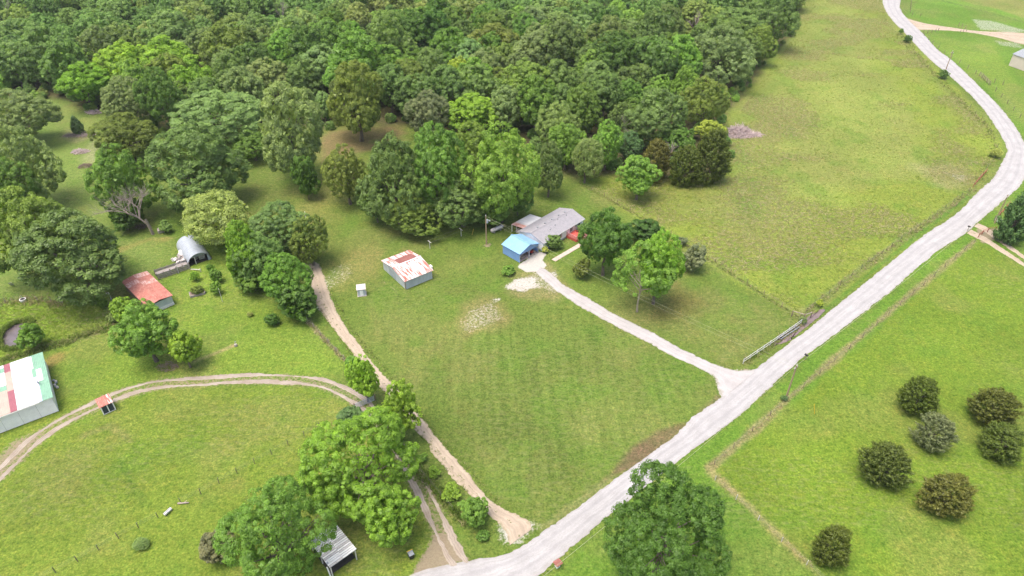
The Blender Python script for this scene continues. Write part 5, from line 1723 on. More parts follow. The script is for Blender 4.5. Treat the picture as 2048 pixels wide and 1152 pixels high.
TREES = [
    # foreground
    (724, 928, 218, 214, 'bigmaple', 'bright', 'largest bright green maple, over the ribbed shed roof at the bottom'),
    (550, 1070, 205, 215, 'bigoak', 'mid', 'mid green dense tree left of the ribbed shed at the bottom edge'),
    (1332, 1052, 232, 252, 'bigoak', 'dark', 'big dark green tree hanging over the road at the bottom, right of centre'),
    (728, 755, 64, 88, 'sapling', 'lime', 'bright young tree beside the tan lane, just above the tube gate'),
    (797, 818, 86, 108, 'sapling', 'lime', 'bright young tree over the tan lane, just below the tube gate'),
    (290, 664, 112, 116, 'maple', 'fresh', 'round green tree hiding the near corner of the red roofed shed'),
    (245, 620, 46, 50, 'sapling', 'bright', 'small bright tree at the left flank of the red roofed shed'),
    (367, 696, 64, 70, 'sapling', 'lime', 'small yellow green tree beside the round tree above the ruts'),
    # left side
    (150, 508, 188, 160, 'oak', 'oak', 'broad dark oak left of the arched barn, nearest the pond'),
    (50, 468, 138, 160, 'oak', 'olive', 'olive green oak at the left edge behind the broad dark oak'),
    (42, 332, 104, 136, 'oak', 'silver', 'tall grey green oak at the left edge below the clearing'),
    (30, 235, 118, 90, 'oak', 'silver', 'pale grey green tree at the left edge beside the clearing'),
    (12, 380, 90, 110, 'oak', 'mid', 'tree cut by the left edge below the tall grey green oak'),
    (244, 362, 104, 132, 'oak', 'mid', 'dark tall tree behind the bleached dead tree'),
    (246, 430, 56, 56, 'bush', 'dark', 'dark bushy growth under the bleached dead tree'),
    (402, 332, 172, 156, 'oak', 'oak', 'large round grey green oak right of the bleached dead tree'),
    (252, 275, 116, 88, 'oak', 'olive', 'olive tree at the lower side of the clearing'),
    (425, 240, 170, 106, 'oak', 'silver', 'wide pale grey green crown behind the large round oak'),
    (578, 265, 140, 186, 'oak', 'silver', 'tall pale green tree in front of the wood, left of the brown clearing'),
    (505, 290, 70, 60, 'oak', 'mid', 'small green crown between the round oak and the tall pale tree'),
    (712, 202, 120, 148, 'oak', 'olive', 'olive grey oak standing alone before the brown clearing'),
    (610, 356, 50, 82, 'bush', 'dark', 'narrow dark green tree below the tall pale tree'),
    (692, 348, 92, 118, 'oak', 'olive', 'medium olive tree left of the big cluster behind the rusty shed'),
    (790, 360, 130, 180, 'oak', 'oak', 'left grey green crown of the big cluster behind the rusty shed'),
    (872, 345, 130, 190, 'oak', 'mid', 'middle crown of the big cluster behind the rusty shed'),
    (1002, 345, 145, 200, 'oak', 'fresh', 'tall fresh green crown at the right of the big cluster'),
    (945, 300, 110, 110, 'oak', 'fresh', 'high back crown of the big cluster'),
    (925, 405, 130, 110, 'oak', 'oak', 'low front crown of the big cluster beside the clothesline'),
    (830, 430, 120, 90, 'oak', 'olive', 'low olive front crown of the big cluster nearest the rusty shed'),
    (985, 425, 76, 60, 'bush', 'mid', 'low dark growth at the foot of the big cluster beside the gas tank'),
    (1035, 395, 60, 74, 'bush', 'oak', 'low leafy growth at the right foot of the big cluster'),
    (750, 400, 70, 90, 'bush', 'oak', 'low leafy growth at the left foot of the big cluster'),
    (858, 228, 92, 92, 'oak', 'grey', 'grey green pine like tree at the edge of the brown clearing'),
    (940, 225, 110, 80, 'maple', 'bright', 'bright yellow green tree behind the big cluster'),
    (1098, 338, 68, 108, 'oak', 'oak', 'slim grey green tree between the big cluster and the wood'),
    (445, 437, 128, 108, 'pale', 'pale', 'pale feathery tree beside the arched barn'),
    (486, 505, 76, 135, 'maple', 'bright', 'bright green tree at the left of the dark cluster by the lane'),
    (560, 462, 128, 118, 'oak', 'oak', 'grey green back crown of the dark cluster by the lane'),
    (522, 520, 100, 110, 'oak', 'oak', 'front grey green crown of the dark cluster, beside the bright green tree'),
    (618, 482, 80, 100, 'oak', 'olive', 'right crown of the dark cluster at the head of the tan lane'),
    (578, 560, 100, 110, 'oak', 'mid', 'middle crown of the dark cluster left of the tan lane'),
    (590, 605, 80, 76, 'bush', 'dark', 'lowest dark crown of the cluster left of the tan lane'),
    (505, 555, 70, 60, 'bush', 'mid', 'low green growth between the bright tree and the dark cluster'),
    # round the house
    (1212, 482, 104, 132, 'maple', 'dark', 'dense dark green tree right of the red deck'),
    (1318, 530, 94, 148, 'maple', 'bright', 'tall bright green tree on the lawn right of the driveway'),
    (1284, 550, 104, 116, 'sparse', 'fresh', 'sparse tree with a visible pale forked trunk beside the driveway'),
    (1293, 464, 72, 40, 'bush', 'deep', 'dark low bush behind the two lawn trees'),
    (1278, 353, 84, 86, 'maple', 'fresh', 'round green tree standing apart in the pasture by the wood'),
    (2036, 432, 60, 84, 'conifer', 'blue', 'dark conifer at the right edge above the driveway gate'),
    # woodland edge toward the pasture
    (1425, 312, 76, 92, 'cedar', 'cedar', 'broad brownish cedar at the corner of the wood and the pasture'),
    (1310, 322, 62, 76, 'cedar', 'brown', 'brown cedar at the wood edge left of the bare tree'),
    (1372, 332, 58, 72, 'cedar', 'cedar', 'small brown cedar at the wood edge with the bare tree in it'),
    (1422, 262, 56, 44, 'maple', 'yellow', 'yellow green small crown beside the brush pile'),
    (1172, 320, 62, 84, 'pale', 'silver', 'pale loose tree where the fence meets the wood'),
    (1213, 290, 66, 96, 'oak', 'fresh', 'fresh green tree at the wood edge above the fence line'),
    (1260, 292, 60, 60, 'oak', 'blue', 'bluish green tree at the wood edge behind the brown cedar'),
    (1310, 240, 118, 120, 'oak', 'oak', 'grey green tall tree at the wood edge above the brown cedars'),
    (1118, 255, 80, 100, 'oak', 'silver', 'silvery tall tree at the wood edge above the slim tree'),
    (1350, 280, 70, 66, 'oak', 'mid', 'mid green tree behind the small brown cedar'),
    (1405, 205, 84, 96, 'oak', 'olive', 'olive tree at the wood edge above the brush pile'),
    (1368, 180, 62, 90, 'oak', 'fresh', 'narrow bright green tree inside the wood edge'),
    (1442, 112, 120, 110, 'oak', 'silver', 'broad crown at the wood edge where the field path bends'),
    (1468, 60, 120, 80, 'oak', 'oak', 'rounded crown high on the right edge of the wood'),
    (1545, 40, 96, 96, 'oak', 'oak', 'last dark rounded tree at the upper right end of the wood'),
    (1520, 90, 60, 70, 'oak', 'olive', 'olive crown between the last rounded trees of the wood'),
    # clearing and bright group
    (168, 168, 84, 70, 'maple', 'bright', 'bright spreading tree at the upper side of the clearing'),
    (252, 130, 100, 80, 'maple', 'lime', 'leftmost yellow green crown of the bright group in the wood'),
    (335, 120, 100, 80, 'maple', 'lime', 'middle yellow green crown of the bright group in the wood'),
    (385, 165, 70, 80, 'maple', 'bright', 'right yellow green crown of the bright group in the wood'),
    (255, 205, 90, 90, 'oak', 'silver', 'silvery tree between the clearing and the bright group'),
    (325, 200, 80, 110, 'oak', 'mid', 'mid green tree below the bright group'),
    (1095, 165, 70, 60, 'maple', 'lime', 'yellow green crown in the middle of the wood above the slim tree'),
    (920, 150, 60, 70, 'maple', 'yellow', 'yellowish crown in the wood above the grey pine like tree'),
]
for u, v, w_, h_, k_, c_, l_ in TREES:
    tree_px(u, v, w_, h_, k_, c_, l_)

r_ = [o for o in bpy.data.objects if o.get('label', '').startswith('largest bright green maple')][0]
for u, v, w_, h_ in ((775, 1030, 130, 128), (660, 985, 100, 80)):      # its lower boughs
    P_ = at(u, v, 6.0)
    s__ = np.linalg.norm(P_ - CAMV)
    c_ = link('crown', KINDS['maple'][1][0], r_)
    iv = Matrix.Rotation(-r_.rotation_euler.z, 4, 'Z') @ Vector((P_[0] - r_.location.x, P_[1] - r_.location.y, 6.0))
    c_.location = iv
    c_.scale = (w_ / 2 * s__ / FOC, w_ / 2 * s__ / FOC, h_ / 2 * s__ / FOC)
    c_.color = [o for o in r_.children if o.name.startswith('crown')][0].color
SHRUBS = [
    (428, 1095, 66, 86, 'bush', 'grey', 'grey green shrub at the bottom edge left of the mid green tree'),
    (697, 832, 56, 44, 'bush', 'blue', 'dark bluish shrub beside the tube gate'),
    (948, 1022, 66, 84, 'bush', 'fresh', 'vine covered shrub at the lower end of the lane hedge'),
    (968, 1072, 28, 24, 'bush', 'mid', 'low weedy shrub at the lane mouth'),
    (902, 985, 42, 36, 'bush', 'bright', 'second shrub of the lane hedge from its lower end'),
    (868, 945, 26, 24, 'bush', 'bright', 'small bright shrub midway along the lane hedge'),
    (845, 915, 22, 20, 'bush', 'fresh', 'topmost tiny shrub of the lane hedge'),
    (703, 722, 26, 24, 'bush', 'fresh', 'small shrub at the end of the weathered fence by the lane'),
    (62, 670, 46, 46, 'bush', 'mid', 'round shrub at the right bank of the pond'),
    (1108, 485, 40, 32, 'bush', 'oak', 'clipped round shrub at the front wall of the house'),
    (1090, 499, 16, 15, 'bush', 'yellow', 'tiny yellow shrub at the near corner of the house'),
    (1167, 457, 26, 26, 'bush', 'oak', 'shrub at the house wall behind the red deck'),
    (1164, 537, 40, 50, 'bush', 'olive', 'olive yellow shrub on the lawn below the paved path'),
    (1018, 539, 32, 22, 'bush', 'fresh', 'low pale green shrub on the lawn left of the carport'),
    (1388, 516, 56, 56, 'bush', 'grey', 'greyish shrub beside the overgrown fence of the pasture'),
    (1360, 482, 30, 20, 'bush', 'grey', 'thin grey scrub on the overgrown fence line'),
    (430, 552, 26, 44, 'bush', 'fresh', 'vine covered shrub column in front of the arched barn'),
    (388, 552, 18, 26, 'bush', 'bright', 'vine clump on the pale rail beside the wooden pen'),
    (432, 575, 24, 26, 'bush', 'fresh', 'lower vine shrub beside the slim pale pole'),
    (420, 535, 16, 22, 'bush', 'fresh', 'vine clump at the right foot of the arched barn'),
    (395, 581, 26, 14, 'bush', 'olive', 'heap of weeds growing in the raised bed'),
    (330, 452, 24, 36, 'bush', 'silver', 'pale sapling behind the arched barn'),
    (203, 602, 26, 32, 'sapling', 'fresh', 'thin bright sapling beside the grey gate frame'),
    (230, 632, 26, 22, 'bush', 'silver', 'scrub below the grey gate frame'),
    (152, 250, 28, 36, 'conifer', 'blue', 'small lone conifer in the clearing'),
    (1888, 148, 18, 14, 'bush', 'oak', 'dark shrub at the foot of the thin pole by the upper road'),
    (1815, 77, 14, 12, 'bush', 'dark', 'dark weed clump beside the upper road, nearest its bend'),
    (1803, 62, 9, 9, 'bush', 'mid', 'smallest weed clump beside the upper road'),
    (1994, 305, 20, 16, 'pale', 'pale', 'grey scrub at the inside of the road bend'),
    (1640, 605, 14, 16, 'bush', 'yellow', 'yellowish weed clump beside the corner brace'),
    (1605, 640, 16, 14, 'pale', 'silver', 'grey weeds at the foot of the corner brace'),
    (1440, 330, 22, 20, 'bush', 'olive', 'low scrub at the foot of the broad brownish cedar'),
    (280, 1090, 28, 20, 'pale', 'silver', 'dry pale weed clump in the lower left field'),
    (500, 628, 12, 10, 'pale', 'pale', 'low dead weed clump on the mown grass above the ruts'),
    (1570, 796, 14, 12, 'bush', 'blue', 'weeds round the foot of the near road pole'),
    (545, 640, 30, 26, 'bush', 'dark', 'low dark shrub at the bottom left of the lane cluster'),
]
for u, v, w_, h_, k_, c_, l_ in SHRUBS:
    tree_px(u, v, w_, h_, k_, c_, l_, 'shrub', 'shrub', .02)
CEDARS = [
    (1841, 790, 80, 72, 'cedar', 'topmost brownish cedar of the bright field, nearest the near road pole'),
    (1990, 812, 82, 70, 'cedar', 'wide cedar near the right edge, above another at the right edge'),
    (1870, 864, 70, 70, 'grey', 'greyish thin cedar with pale tips in the bright field'),
    (2006, 882, 80, 66, 'cedar', 'lower cedar at the right edge of the bright field'),
    (1772, 927, 94, 88, 'cedar', 'roundest dense cedar left of the others in the bright field'),
    (1898, 988, 94, 82, 'brown', 'broad brown cedar in the lower part of the bright field'),
    (1667, 1090, 78, 78, 'cedar', 'lowest cedar of the bright field, nearest the white posted fence'),
]
for u, v, w_, h_, c_, l_ in CEDARS:
    tree_px(u, v, w_, h_, 'cedar', c_, l_, 'tree', 'cedar_tree', .03, 'cedars in the bright field')


# bare trees
def bare(u, v, h, spread, label, seed, m='dead_wood', lean=(0, 0), r0=.2, depth=5, name='dead_tree', first=.33, grow_=(.6, .85)):
    g = np.random.default_rng(seed)
    b = MB()

    def grow(p, d, ln, r, k):
        q = p + d * ln
        b.tube(p, q, r, r * .72, 7 if k < 2 else 4, cap=False)
        if k >= depth: return
        for i in range(2 + (g.random() < .65)):
            dd = (d + Vector((g.normal(0, spread), g.normal(0, spread), g.normal(.06, .22)))).normalized()
            grow(p.lerp(q, g.uniform(.6, 1)), dd, ln * g.uniform(*grow_), r * g.uniform(.48, .68), k + 1)

    grow(Vector((0, 0, -.1)), Vector((*lean, 1)).normalized(), h * first, r0, 0)
    p = at(u, v)
    me = mesh_np(name, b.v, b.f, M[m], True)
    return tag(link(name, me, None, p), label, 'tree')


bare(306, 468, 19, .5, 'bleached bare dead tree leaning out of the dark tree on the left', 5, lean=(-.07, -.08), r0=.42, depth=6, first=.24, grow_=(.72, .95))
bare(1248, 300, 13, .42, 'bare dead tree inside the wood edge above the round pasture tree', 9, r0=.2)
bare(1368, 360, 10, .42, 'pale bare tree in front of the small brown cedar', 14, r0=.15)
bare(1160, 340, 11, .38, 'thin bare tree standing in the pale loose trees by the fence', 21, m='pale_bark', r0=.16)
bare(1335, 335, 9, .45, 'greyish bare tree between the two brown cedars', 23, m='brush', r0=.14)
bare(1425, 60, 15, .45, 'bare grey tree between the rounded crowns at the upper wood edge', 31, m='brush', r0=.2)
bare(1390, 80, 14, .4, 'bare grey tree left of the rounded crowns at the upper wood edge', 33, m='brush', r0=.2)

bare(735, 88, 19, .35, 'pale bare snag rising out of the middle of the wood', 41, r0=.22)
bare(572, 78, 18, .35, 'pale bare snag rising out of the left part of the wood', 43, r0=.2)
bare(965, 172, 17, .38, 'bare tree among the crowns above the grey pine like tree', 45, r0=.2)
bare(30, 78, 19, .3, 'thin pale snag in the wood near the upper left corner', 47, r0=.2)


# brush piles
def brush(u, v, rx, ry, h, n, label, seed, m='brush', cat='brush pile'):
    g = np.random.default_rng(seed)
    b = MB()
    for _ in range(n):
        a = g.uniform(0, 2 * PI)
        rr = math.sqrt(g.random())
        x, y = rx * rr * math.cos(a), ry * rr * math.sin(a)
        z = h * (1 - rr ** 1.5) * g.random()
        d = Vector((g.normal(), g.normal(), g.normal(.1, .45))).normalized()
        ln = g.uniform(.4, 1.0) * max(rx, ry) * .55
        p, q = Vector((x, y, z)) - d * ln / 2, Vector((x, y, z)) + d * ln / 2
        p.z, q.z = max(p.z, .02), max(q.z, .02)
        b.tube(p, q, g.uniform(.035, .09), .02, 4, cap=False)
    PLANTED.append((*at(u, v)[:2], max(rx, ry) * 1.3))
    me = mesh_np('brush_pile', b.v, b.f, M[m])
    return tag(link('brush_pile', me, None, at(u, v)), label, cat)


brush(1476, 268, 5.2, 3.6, 3.4, 900, 'big grey heap of cut branches in the pasture beside the wood', 3)
brush(1500, 270, 4.5, 2.0, 1.0, 220, 'low tail of cut branches spilling right of the big heap', 4)
brush(160, 304, 2.6, 1.6, 1.2, 200, 'pale brush heap in the clearing, the middle one of three', 5)
brush(172, 333, 2.2, 1.5, 1.1, 160, 'dark brush heap in the clearing nearest the dead tree', 6, 'wood_post')
brush(158, 271, 5.0, 1.4, .7, 220, 'long low brush heap below the lone conifer', 7, 'dead_wood')
brush(189, 225, 3.0, 1.8, 1.0, 200, 'reddish brush heap under the bright spreading tree', 8)
brush(283, 454, 1.6, 1.2, .8, 120, 'small brown brush heap at the foot of the dead tree', 10, 'wood_post')
brush(335, 735, 2.0, 1.2, 1.6, 90, 'brown stacked poles at the foot of the round tree above the ruts', 12, 'wood_post')
q = tag(MB().box(-.7, .7, -.6, .6, 0, .8).box(-.5, .5, -.4, .5, .8, 1.05).build('boulder', 'stone'), 'pale boulder behind the arched barn', 'boulder')
q.location = at(322, 464)
q.rotation_euler = (.1, .12, .6)

# ------------------------------------------------------------------ the wood: the nearest trees one by one, the far mass as one object
PL = np.array(PLANTED)
pts = []
row = 0
y = 150.0
while y < 425:
    x = -300 + (row % 2) * 5.7
    while x < 210:
        px_, py_ = x + rng.normal(0, 1.9), y + rng.normal(0, 1.9)
        pts.append((px_, py_))
        x += 11.4
    y += 10.2
    row += 1
pts = np.array(pts)
ok = sdist(pts[:, 0], pts[:, 1], FOREST_W) > 2.5
pts = pts[ok]
rad = np.clip(rng.normal(7.2, 2.1, len(pts)), 3.4, 12)
keep = []
for (x, y), r_ in zip(pts, rad):
    d = np.hypot(PL[:, 0] - x, PL[:, 1] - y)
    keep.append(not (d < (PL[:, 2] + r_) * .66).any())
keep = np.array(keep)
pts, rad = pts[keep], rad[keep]
vis = np.abs(pts[:, 0]) < (pts[:, 1] * .80 + 28)
dist = np.hypot(pts[:, 0], pts[:, 1])
order = np.argsort(np.where(vis, dist, 1e6))
NEAR = 150
near, far = order[:NEAR], order[NEAR:]
TINTS = [('oak', 'grey green'), ('mid', 'mid green'), ('silver', 'pale silvery green'), ('olive', 'olive green'), ('fresh', 'fresh green'), ('dark', 'dark green')]
for i in near:
    x, y = pts[i]
    k = rng.choice(len(TINTS), p=[.26, .2, .2, .14, .12, .08])
    side = 'left' if x < -95 else ('middle' if x < 0 else 'right')
    band = 'front' if dist[i] < np.median(dist[near]) else 'second'
    a = rad[i]
    b = a * rng.uniform(.85, 1.25)
    top = float(np.clip(rng.normal(14.5 + (a - 7.2) * .8, 2.4), 7.5, 21))
    lab = f'{TINTS[k][1]} broadleaf tree in the {band} ranks of the wood, {side} part'
    plant(x, y, a, b, max(1.2, top - 2 * b), 'forest', TINTS[k][0], lab, 'tree', lab.replace('tree in', 'trees in'), 'forest_tree')

# far mass
fp = pts[far]
me = bpy.data.meshes.new('far_wood')
me.from_pydata([(float(a), float(b), 0.0) for a, b in fp], [], [])
fr = rad[far]
for nm, arr in (('rad', fr), ('ht', fr * rng.uniform(.85, 1.25, len(fr))), ('hc', np.clip(rng.normal(14.8, 2.6, len(fr)) + (fr - 7.2) * .8, 8, 22))):
    a_ = me.attributes.new(nm, 'FLOAT', 'POINT')
    a_.data.foreach_set('value', arr.astype(np.float32))
me.materials.append(M['leaf_far'])
fo = link('far_wood', me)
tag(fo, 'dense far mass of mixed green tree crowns filling the top of the view', 'wood', kind='stuff')


def scatter_nodes(obj, meshes, material, trunk=None, rad='rad', ht='ht', hc='hc', seed=0, tilt=0.0):
    gt = bpy.data.node_groups.new(obj.name + '_nodes', 'GeometryNodeTree')
    gt.interface.new_socket('Geometry', in_out='INPUT', socket_type='NodeSocketGeometry')
    gt.interface.new_socket('Geometry', in_out='OUTPUT', socket_type='NodeSocketGeometry')
    n = lambda k, **kw: _gn(gt, k, **kw)
    gi, go = gt.nodes.new('NodeGroupInput'), gt.nodes.new('NodeGroupOutput')
    g2i = n('GeometryNodeGeometryToInstance')
    for o in meshes:
        oi = n('GeometryNodeObjectInfo', transform_space='ORIGINAL')
        oi.inputs['Object'].default_value = o
        gt.links.new(oi.outputs['Geometry'], g2i.inputs[0])
    at_ = {}
    for nm in (rad, ht, hc):
        q = n('GeometryNodeInputNamedAttribute', data_type='FLOAT')
        q.inputs['Name'].default_value = nm
        at_[nm] = [o for o in q.outputs if o.enabled][0]
    idx = n('FunctionNodeRandomValue', data_type='INT')
    ii = [s for s in idx.inputs if s.enabled]
    ii[0].default_value, ii[1].default_value = 0, len(meshes) - 1
    ii[-1].default_value = seed
    rot = n('FunctionNodeRandomValue', data_type='FLOAT_VECTOR')
    rv = [s for s in rot.inputs if s.enabled]
    rv[0].default_value, rv[1].default_value = (-tilt, -tilt, 0), (tilt, tilt, 6.283)
    rv[-1].default_value = seed + 3
    cx = n('ShaderNodeCombineXYZ')
    gt.links.new(at_[rad], cx.inputs[0])
    gt.links.new(at_[rad], cx.inputs[1])
    gt.links.new(at_[ht], cx.inputs[2])
    # crown centre = top - half height
    sub = n('ShaderNodeMath', operation='SUBTRACT')
    gt.links.new(at_[hc], sub.inputs[0])
    gt.links.new(at_[ht], sub.inputs[1])
    cz = n('ShaderNodeCombineXYZ')
    gt.links.new(sub.outputs[0], cz.inputs[2])
    sp = n('GeometryNodeSetPosition')
    gt.links.new(gi.outputs[0], sp.inputs['Geometry'])
    gt.links.new(cz.outputs[0], sp.inputs['Offset'])
    ip = n('GeometryNodeInstanceOnPoints')
    gt.links.new(sp.outputs[0], ip.inputs['Points'])
    gt.links.new(g2i.outputs[0], ip.inputs['Instance'])
    ip.inputs['Pick Instance'].default_value = True
    gt.links.new([o for o in idx.outputs if o.enabled][0], ip.inputs['Instance Index'])
    gt.links.new([o for o in rot.outputs if o.enabled][0], ip.inputs['Rotation'])
    gt.links.new(cx.outputs[0], ip.inputs['Scale'])
    sm = n('GeometryNodeSetMaterial')
    sm.inputs['Material'].default_value = material
    gt.links.new(ip.outputs[0], sm.inputs['Geometry'])
    last = sm.outputs[0]
    if trunk:
        oi = n('GeometryNodeObjectInfo', transform_space='ORIGINAL')
        oi.inputs['Object'].default_value = trunk
        ip2 = n('GeometryNodeInstanceOnPoints')
        gt.links.new(gi.outputs[0], ip2.inputs['Points'])
        gt.links.new(oi.outputs['Geometry'], ip2.inputs['Instance'])
        c2 = n('ShaderNodeCombineXYZ')
        gt.links.new(at_[rad], c2.inputs[0])
        gt.links.new(at_[rad], c2.inputs[1])
        gt.links.new(sub.outputs[0], c2.inputs[2])
        gt.links.new(c2.outputs[0], ip2.inputs['Scale'])
        jg = n('GeometryNodeJoinGeometry')
        gt.links.new(last, jg.inputs[0])
        gt.links.new(ip2.outputs[0], jg.inputs[0])
        last = jg.outputs[0]
    gt.links.new(last, go.inputs[0])
    md = obj.modifiers.new('scatter', 'NODES')
    md.node_group = gt


def _gn(gt, k, **kw):
    q = gt.nodes.new(k)
    for a, b in kw.items():
        setattr(q, a, b)
    return q


src, trk = [], None
for o in bpy.data.objects:
    if o.type == 'MESH' and o.data.name.startswith('crown') and o.parent and o.parent.name.startswith('forest_tree'):
        if o.data.name not in [q.data.name for q in src]:
            src.append(o)
    if trk is None and o.type == 'MESH' and o.name.startswith('trunk') and o.parent and o.parent.name.startswith('forest_tree'):
        trk = o
scatter_nodes(fo, src, M['leaf_far'], trk)

# undergrowth below and between the trees of the wood
up = []
gg = np.random.default_rng(77)
cx_ = gg.uniform(-300, 200, 9000)
cy_ = gg.uniform(150, 400, 9000)
sd = sdist(cx_, cy_, FOREST_W)
sel = (sd > -1.0) & ((sd < 16) | (gg.random(9000) < .12)) & (np.abs(cx_) < cy_ * .8 + 20)
up = np.stack([cx_[sel], cy_[sel]], -1)[:1500]
me = bpy.data.meshes.new('undergrowth')
me.from_pydata([(float(a), float(b), 0.0) for a, b in up], [], [])
ur = gg.uniform(.7, 2.2, len(up))
for nm, arr in (('rad', ur), ('ht', ur * gg.uniform(.7, 1.3, len(ur))), ('hc', ur * gg.uniform(1.3, 2.2, len(ur)))):
    a_ = me.attributes.new(nm, 'FLOAT', 'POINT')
    a_.data.foreach_set('value', arr.astype(np.float32))
me.materials.append(M['leaf_far'])
uo = link('undergrowth', me)
tag(uo, 'low mixed undergrowth on the floor and along the edge of the wood', 'undergrowth', kind='stuff')
bs = []
for o in bpy.data.objects:
    if o.type == 'MESH' and o.data.name.startswith('crown') and o.parent and o.parent.name.startswith('shrub'):
        if any(o.data == m_[0] for m_ in KINDS['bush']) and o.data not in [q.data for q in bs]:
            bs.append(o)
scatter_nodes(uo, bs, M['leaf_far'], None, seed=5)
# ------------------------------------------------------------------ tall grass and weeds as real blades
def tuft_mesh(name, seed, nb, spread, wdt, lean, m):
    g = np.random.default_rng(seed)
    v, f = [], []
    for i in range(nb):
        a = g.uniform(0, 2 * PI)
        r_ = spread * math.sqrt(g.random())
        p = np.array([r_ * math.cos(a), r_ * math.sin(a), -.05])
        h = g.uniform(.55, 1.0)
        q = p + np.array([g.normal(0, lean), g.normal(0, lean), h])
        w_ = np.array([-math.sin(a + g.normal()), math.cos(a + g.normal()), 0]) * wdt
        mid = (p + q) / 2 + np.array([0, 0, .12])
        k = len(v)
        v += [p - w_ * .6, p + w_ * .6, mid + w_, mid - w_, q]
        f += [(k, k + 1, k + 2, k + 3), (k + 3, k + 2, k + 4)]
    return v, f


def grass_mat(name, ramp):
    m, t, out = newmat(name)
    at_ = N(t, 'Attribute')
    at_.attribute_name = 'tint'
    cr = N(t, 'ValToRGB')
    e = cr.color_ramp.elements
    e[0].position, e[0].color = 0, (*ramp[0], 1)
    e[1].position, e[1].color = 1, (*ramp[-1], 1)
    for i, c in enumerate(ramp[1:-1]):
        e.new((i + 1) / (len(ramp) - 1)).color = (*c, 1)
    t.links.new(at_.outputs['Fac'], cr.inputs[0])
    d = N(t, 'BsdfDiffuse')
    tr = N(t, 'BsdfTranslucent')
    t.links.new(cr.outputs[0], d.inputs['Color'])
    t.links.new(cr.outputs[0], tr.inputs['Color'])
    ms = N(t, 'MixShader')
    ms.inputs[0].default_value = .4
    t.links.new(d.outputs[0], ms.inputs[1])
    t.links.new(tr.outputs[0], ms.inputs[2])
    t.links.new(ms.outputs[0], out.inputs['Surface'])
    return m


def blades(name, label, P, H, ramp, nb=7, spread=.28, wdt=.05, lean=.28, tint=None):
    g = np.random.default_rng(len(P))
    m = grass_mat(name, ramp)
    n = len(P)
    V, Fq, Ft, T = [], [], [], []
    v0, f0 = zip(*[tuft_mesh(name, 60 + k, nb, spread, wdt, lean, m) for k in range(6)])
    v0 = [np.array(v) for v in v0]
    rot = g.uniform(0, 2 * PI, n)
    var = g.integers(0, 6, n)
    tint = np.clip(g.normal(.5, .25, n), 0, 1) if tint is None else tint
    allv, tri, tv = [], [], []
    base = 0
    for k in range(6):
        s_ = np.where(var == k)[0]
        if not len(s_): continue
        c, si = np.cos(rot[s_])[:, None], np.sin(rot[s_])[:, None]
        sc_ = H[s_][:, None]
        x = (v0[k][None, :, 0] * c - v0[k][None, :, 1] * si) * np.minimum(sc_ * 1.6, 1.2) + P[s_, 0][:, None]
        y = (v0[k][None, :, 0] * si + v0[k][None, :, 1] * c) * np.minimum(sc_ * 1.6, 1.2) + P[s_, 1][:, None]
        z = v0[k][None, :, 2] * sc_ - .03
        allv.append(np.stack([x, y, z], -1).reshape(-1, 3))
        nv = len(v0[k])
        ft = []
        for q in f0[k]:
            ft += [(q[0], q[1], q[2]), (q[0], q[2], q[3])] if len(q) == 4 else [q]
        ft = np.array(ft)
        tri.append((ft[None] + (base + np.arange(len(s_)) * nv)[:, None, None]).reshape(-1, 3))
        tv.append(np.repeat(tint[s_], nv))
        base += nv * len(s_)
    me = mesh_np(name, np.vstack(allv), np.vstack(tri), m)
    a_ = me.attributes.new('tint', 'FLOAT', 'POINT')
    a_.data.foreach_set('value', np.concatenate(tv).astype(np.float32))
    return tag(link(name, me), label, 'grass', kind='stuff')


def along(px, wd, per_m, g):
    p = at2(px)
    s_ = np.concatenate([[0], np.cumsum(np.hypot(*np.diff(p, axis=0).T))])
    n = int(s_[-1] * per_m)
    q = g.uniform(0, s_[-1], n)
    P_ = np.stack([np.interp(q, s_, p[:, 0]), np.interp(q, s_, p[:, 1])], -1)
    return P_ + g.normal(0, wd, P_.shape)


gw = np.random.default_rng(404)
W_ = []
for px_, wd_, n_, h_, t_ in (
    ([(1424, 932), (1540, 832), (1572, 800), (1690, 700), (1800, 605), (1950, 482)], .35, 4, .26, .9),
    ([(1428, 950), (1500, 1015), (1640, 1152), (1720, 1240)], .3, 3, .25, .9),
    ([(1160, 368), (1300, 445), (1450, 540), (1604, 640)], .3, 6, .35, .5),
    ([(1610, 628), (1700, 556), (1800, 482), (1950, 380)], .5, 5, .4, .75),
    ([(1955, 362), (1992, 310), (1975, 255), (1880, 160), (1800, 70)], 1.0, 4, .5, .5),
    ([(-60, 735), (0, 722), (110, 690), (215, 655), (260, 640)], .7, 16, .6, .4),
    ([(758, 838), (800, 895), (850, 955), (930, 1045)], .5, 18, .7, .2),
    ([(614, 640), (650, 680), (689, 720)], .25, 10, .45, .85),
    ([(0, 605), (60, 600), (135, 607)], .8, 12, .6, .7),
    ([(1490, 728), (1545, 690), (1605, 648)], .4, 10, .5, .45),
    ([(620, 575), (660, 650), (750, 765), (860, 890), (950, 1000)], .3, 6, .25, .35),
    ([(660, 580), (700, 655), (790, 765), (890, 885), (1000, 1010)], .3, 6, .25, .4)):
    q_ = along(px_, wd_, n_, gw)
    W_.append((q_, np.clip(gw.normal(h_, h_ * .3, len(q_)), .1, 1.3), np.clip(gw.normal(t_, .22, len(q_)), 0, 1)))
pd_ = at2(POND)
pc_ = np.vstack([pd_, pd_[:1]])
s_ = np.concatenate([[0], np.cumsum(np.hypot(*np.diff(pc_, axis=0).T))])
q = gw.uniform(0, s_[-1], 700)
q_ = np.stack([np.interp(q, s_, pc_[:, 0]), np.interp(q, s_, pc_[:, 1])], -1)
q_ = pd_.mean(0) + (q_ - pd_.mean(0)) * gw.uniform(1.03, 1.3, 700)[:, None]
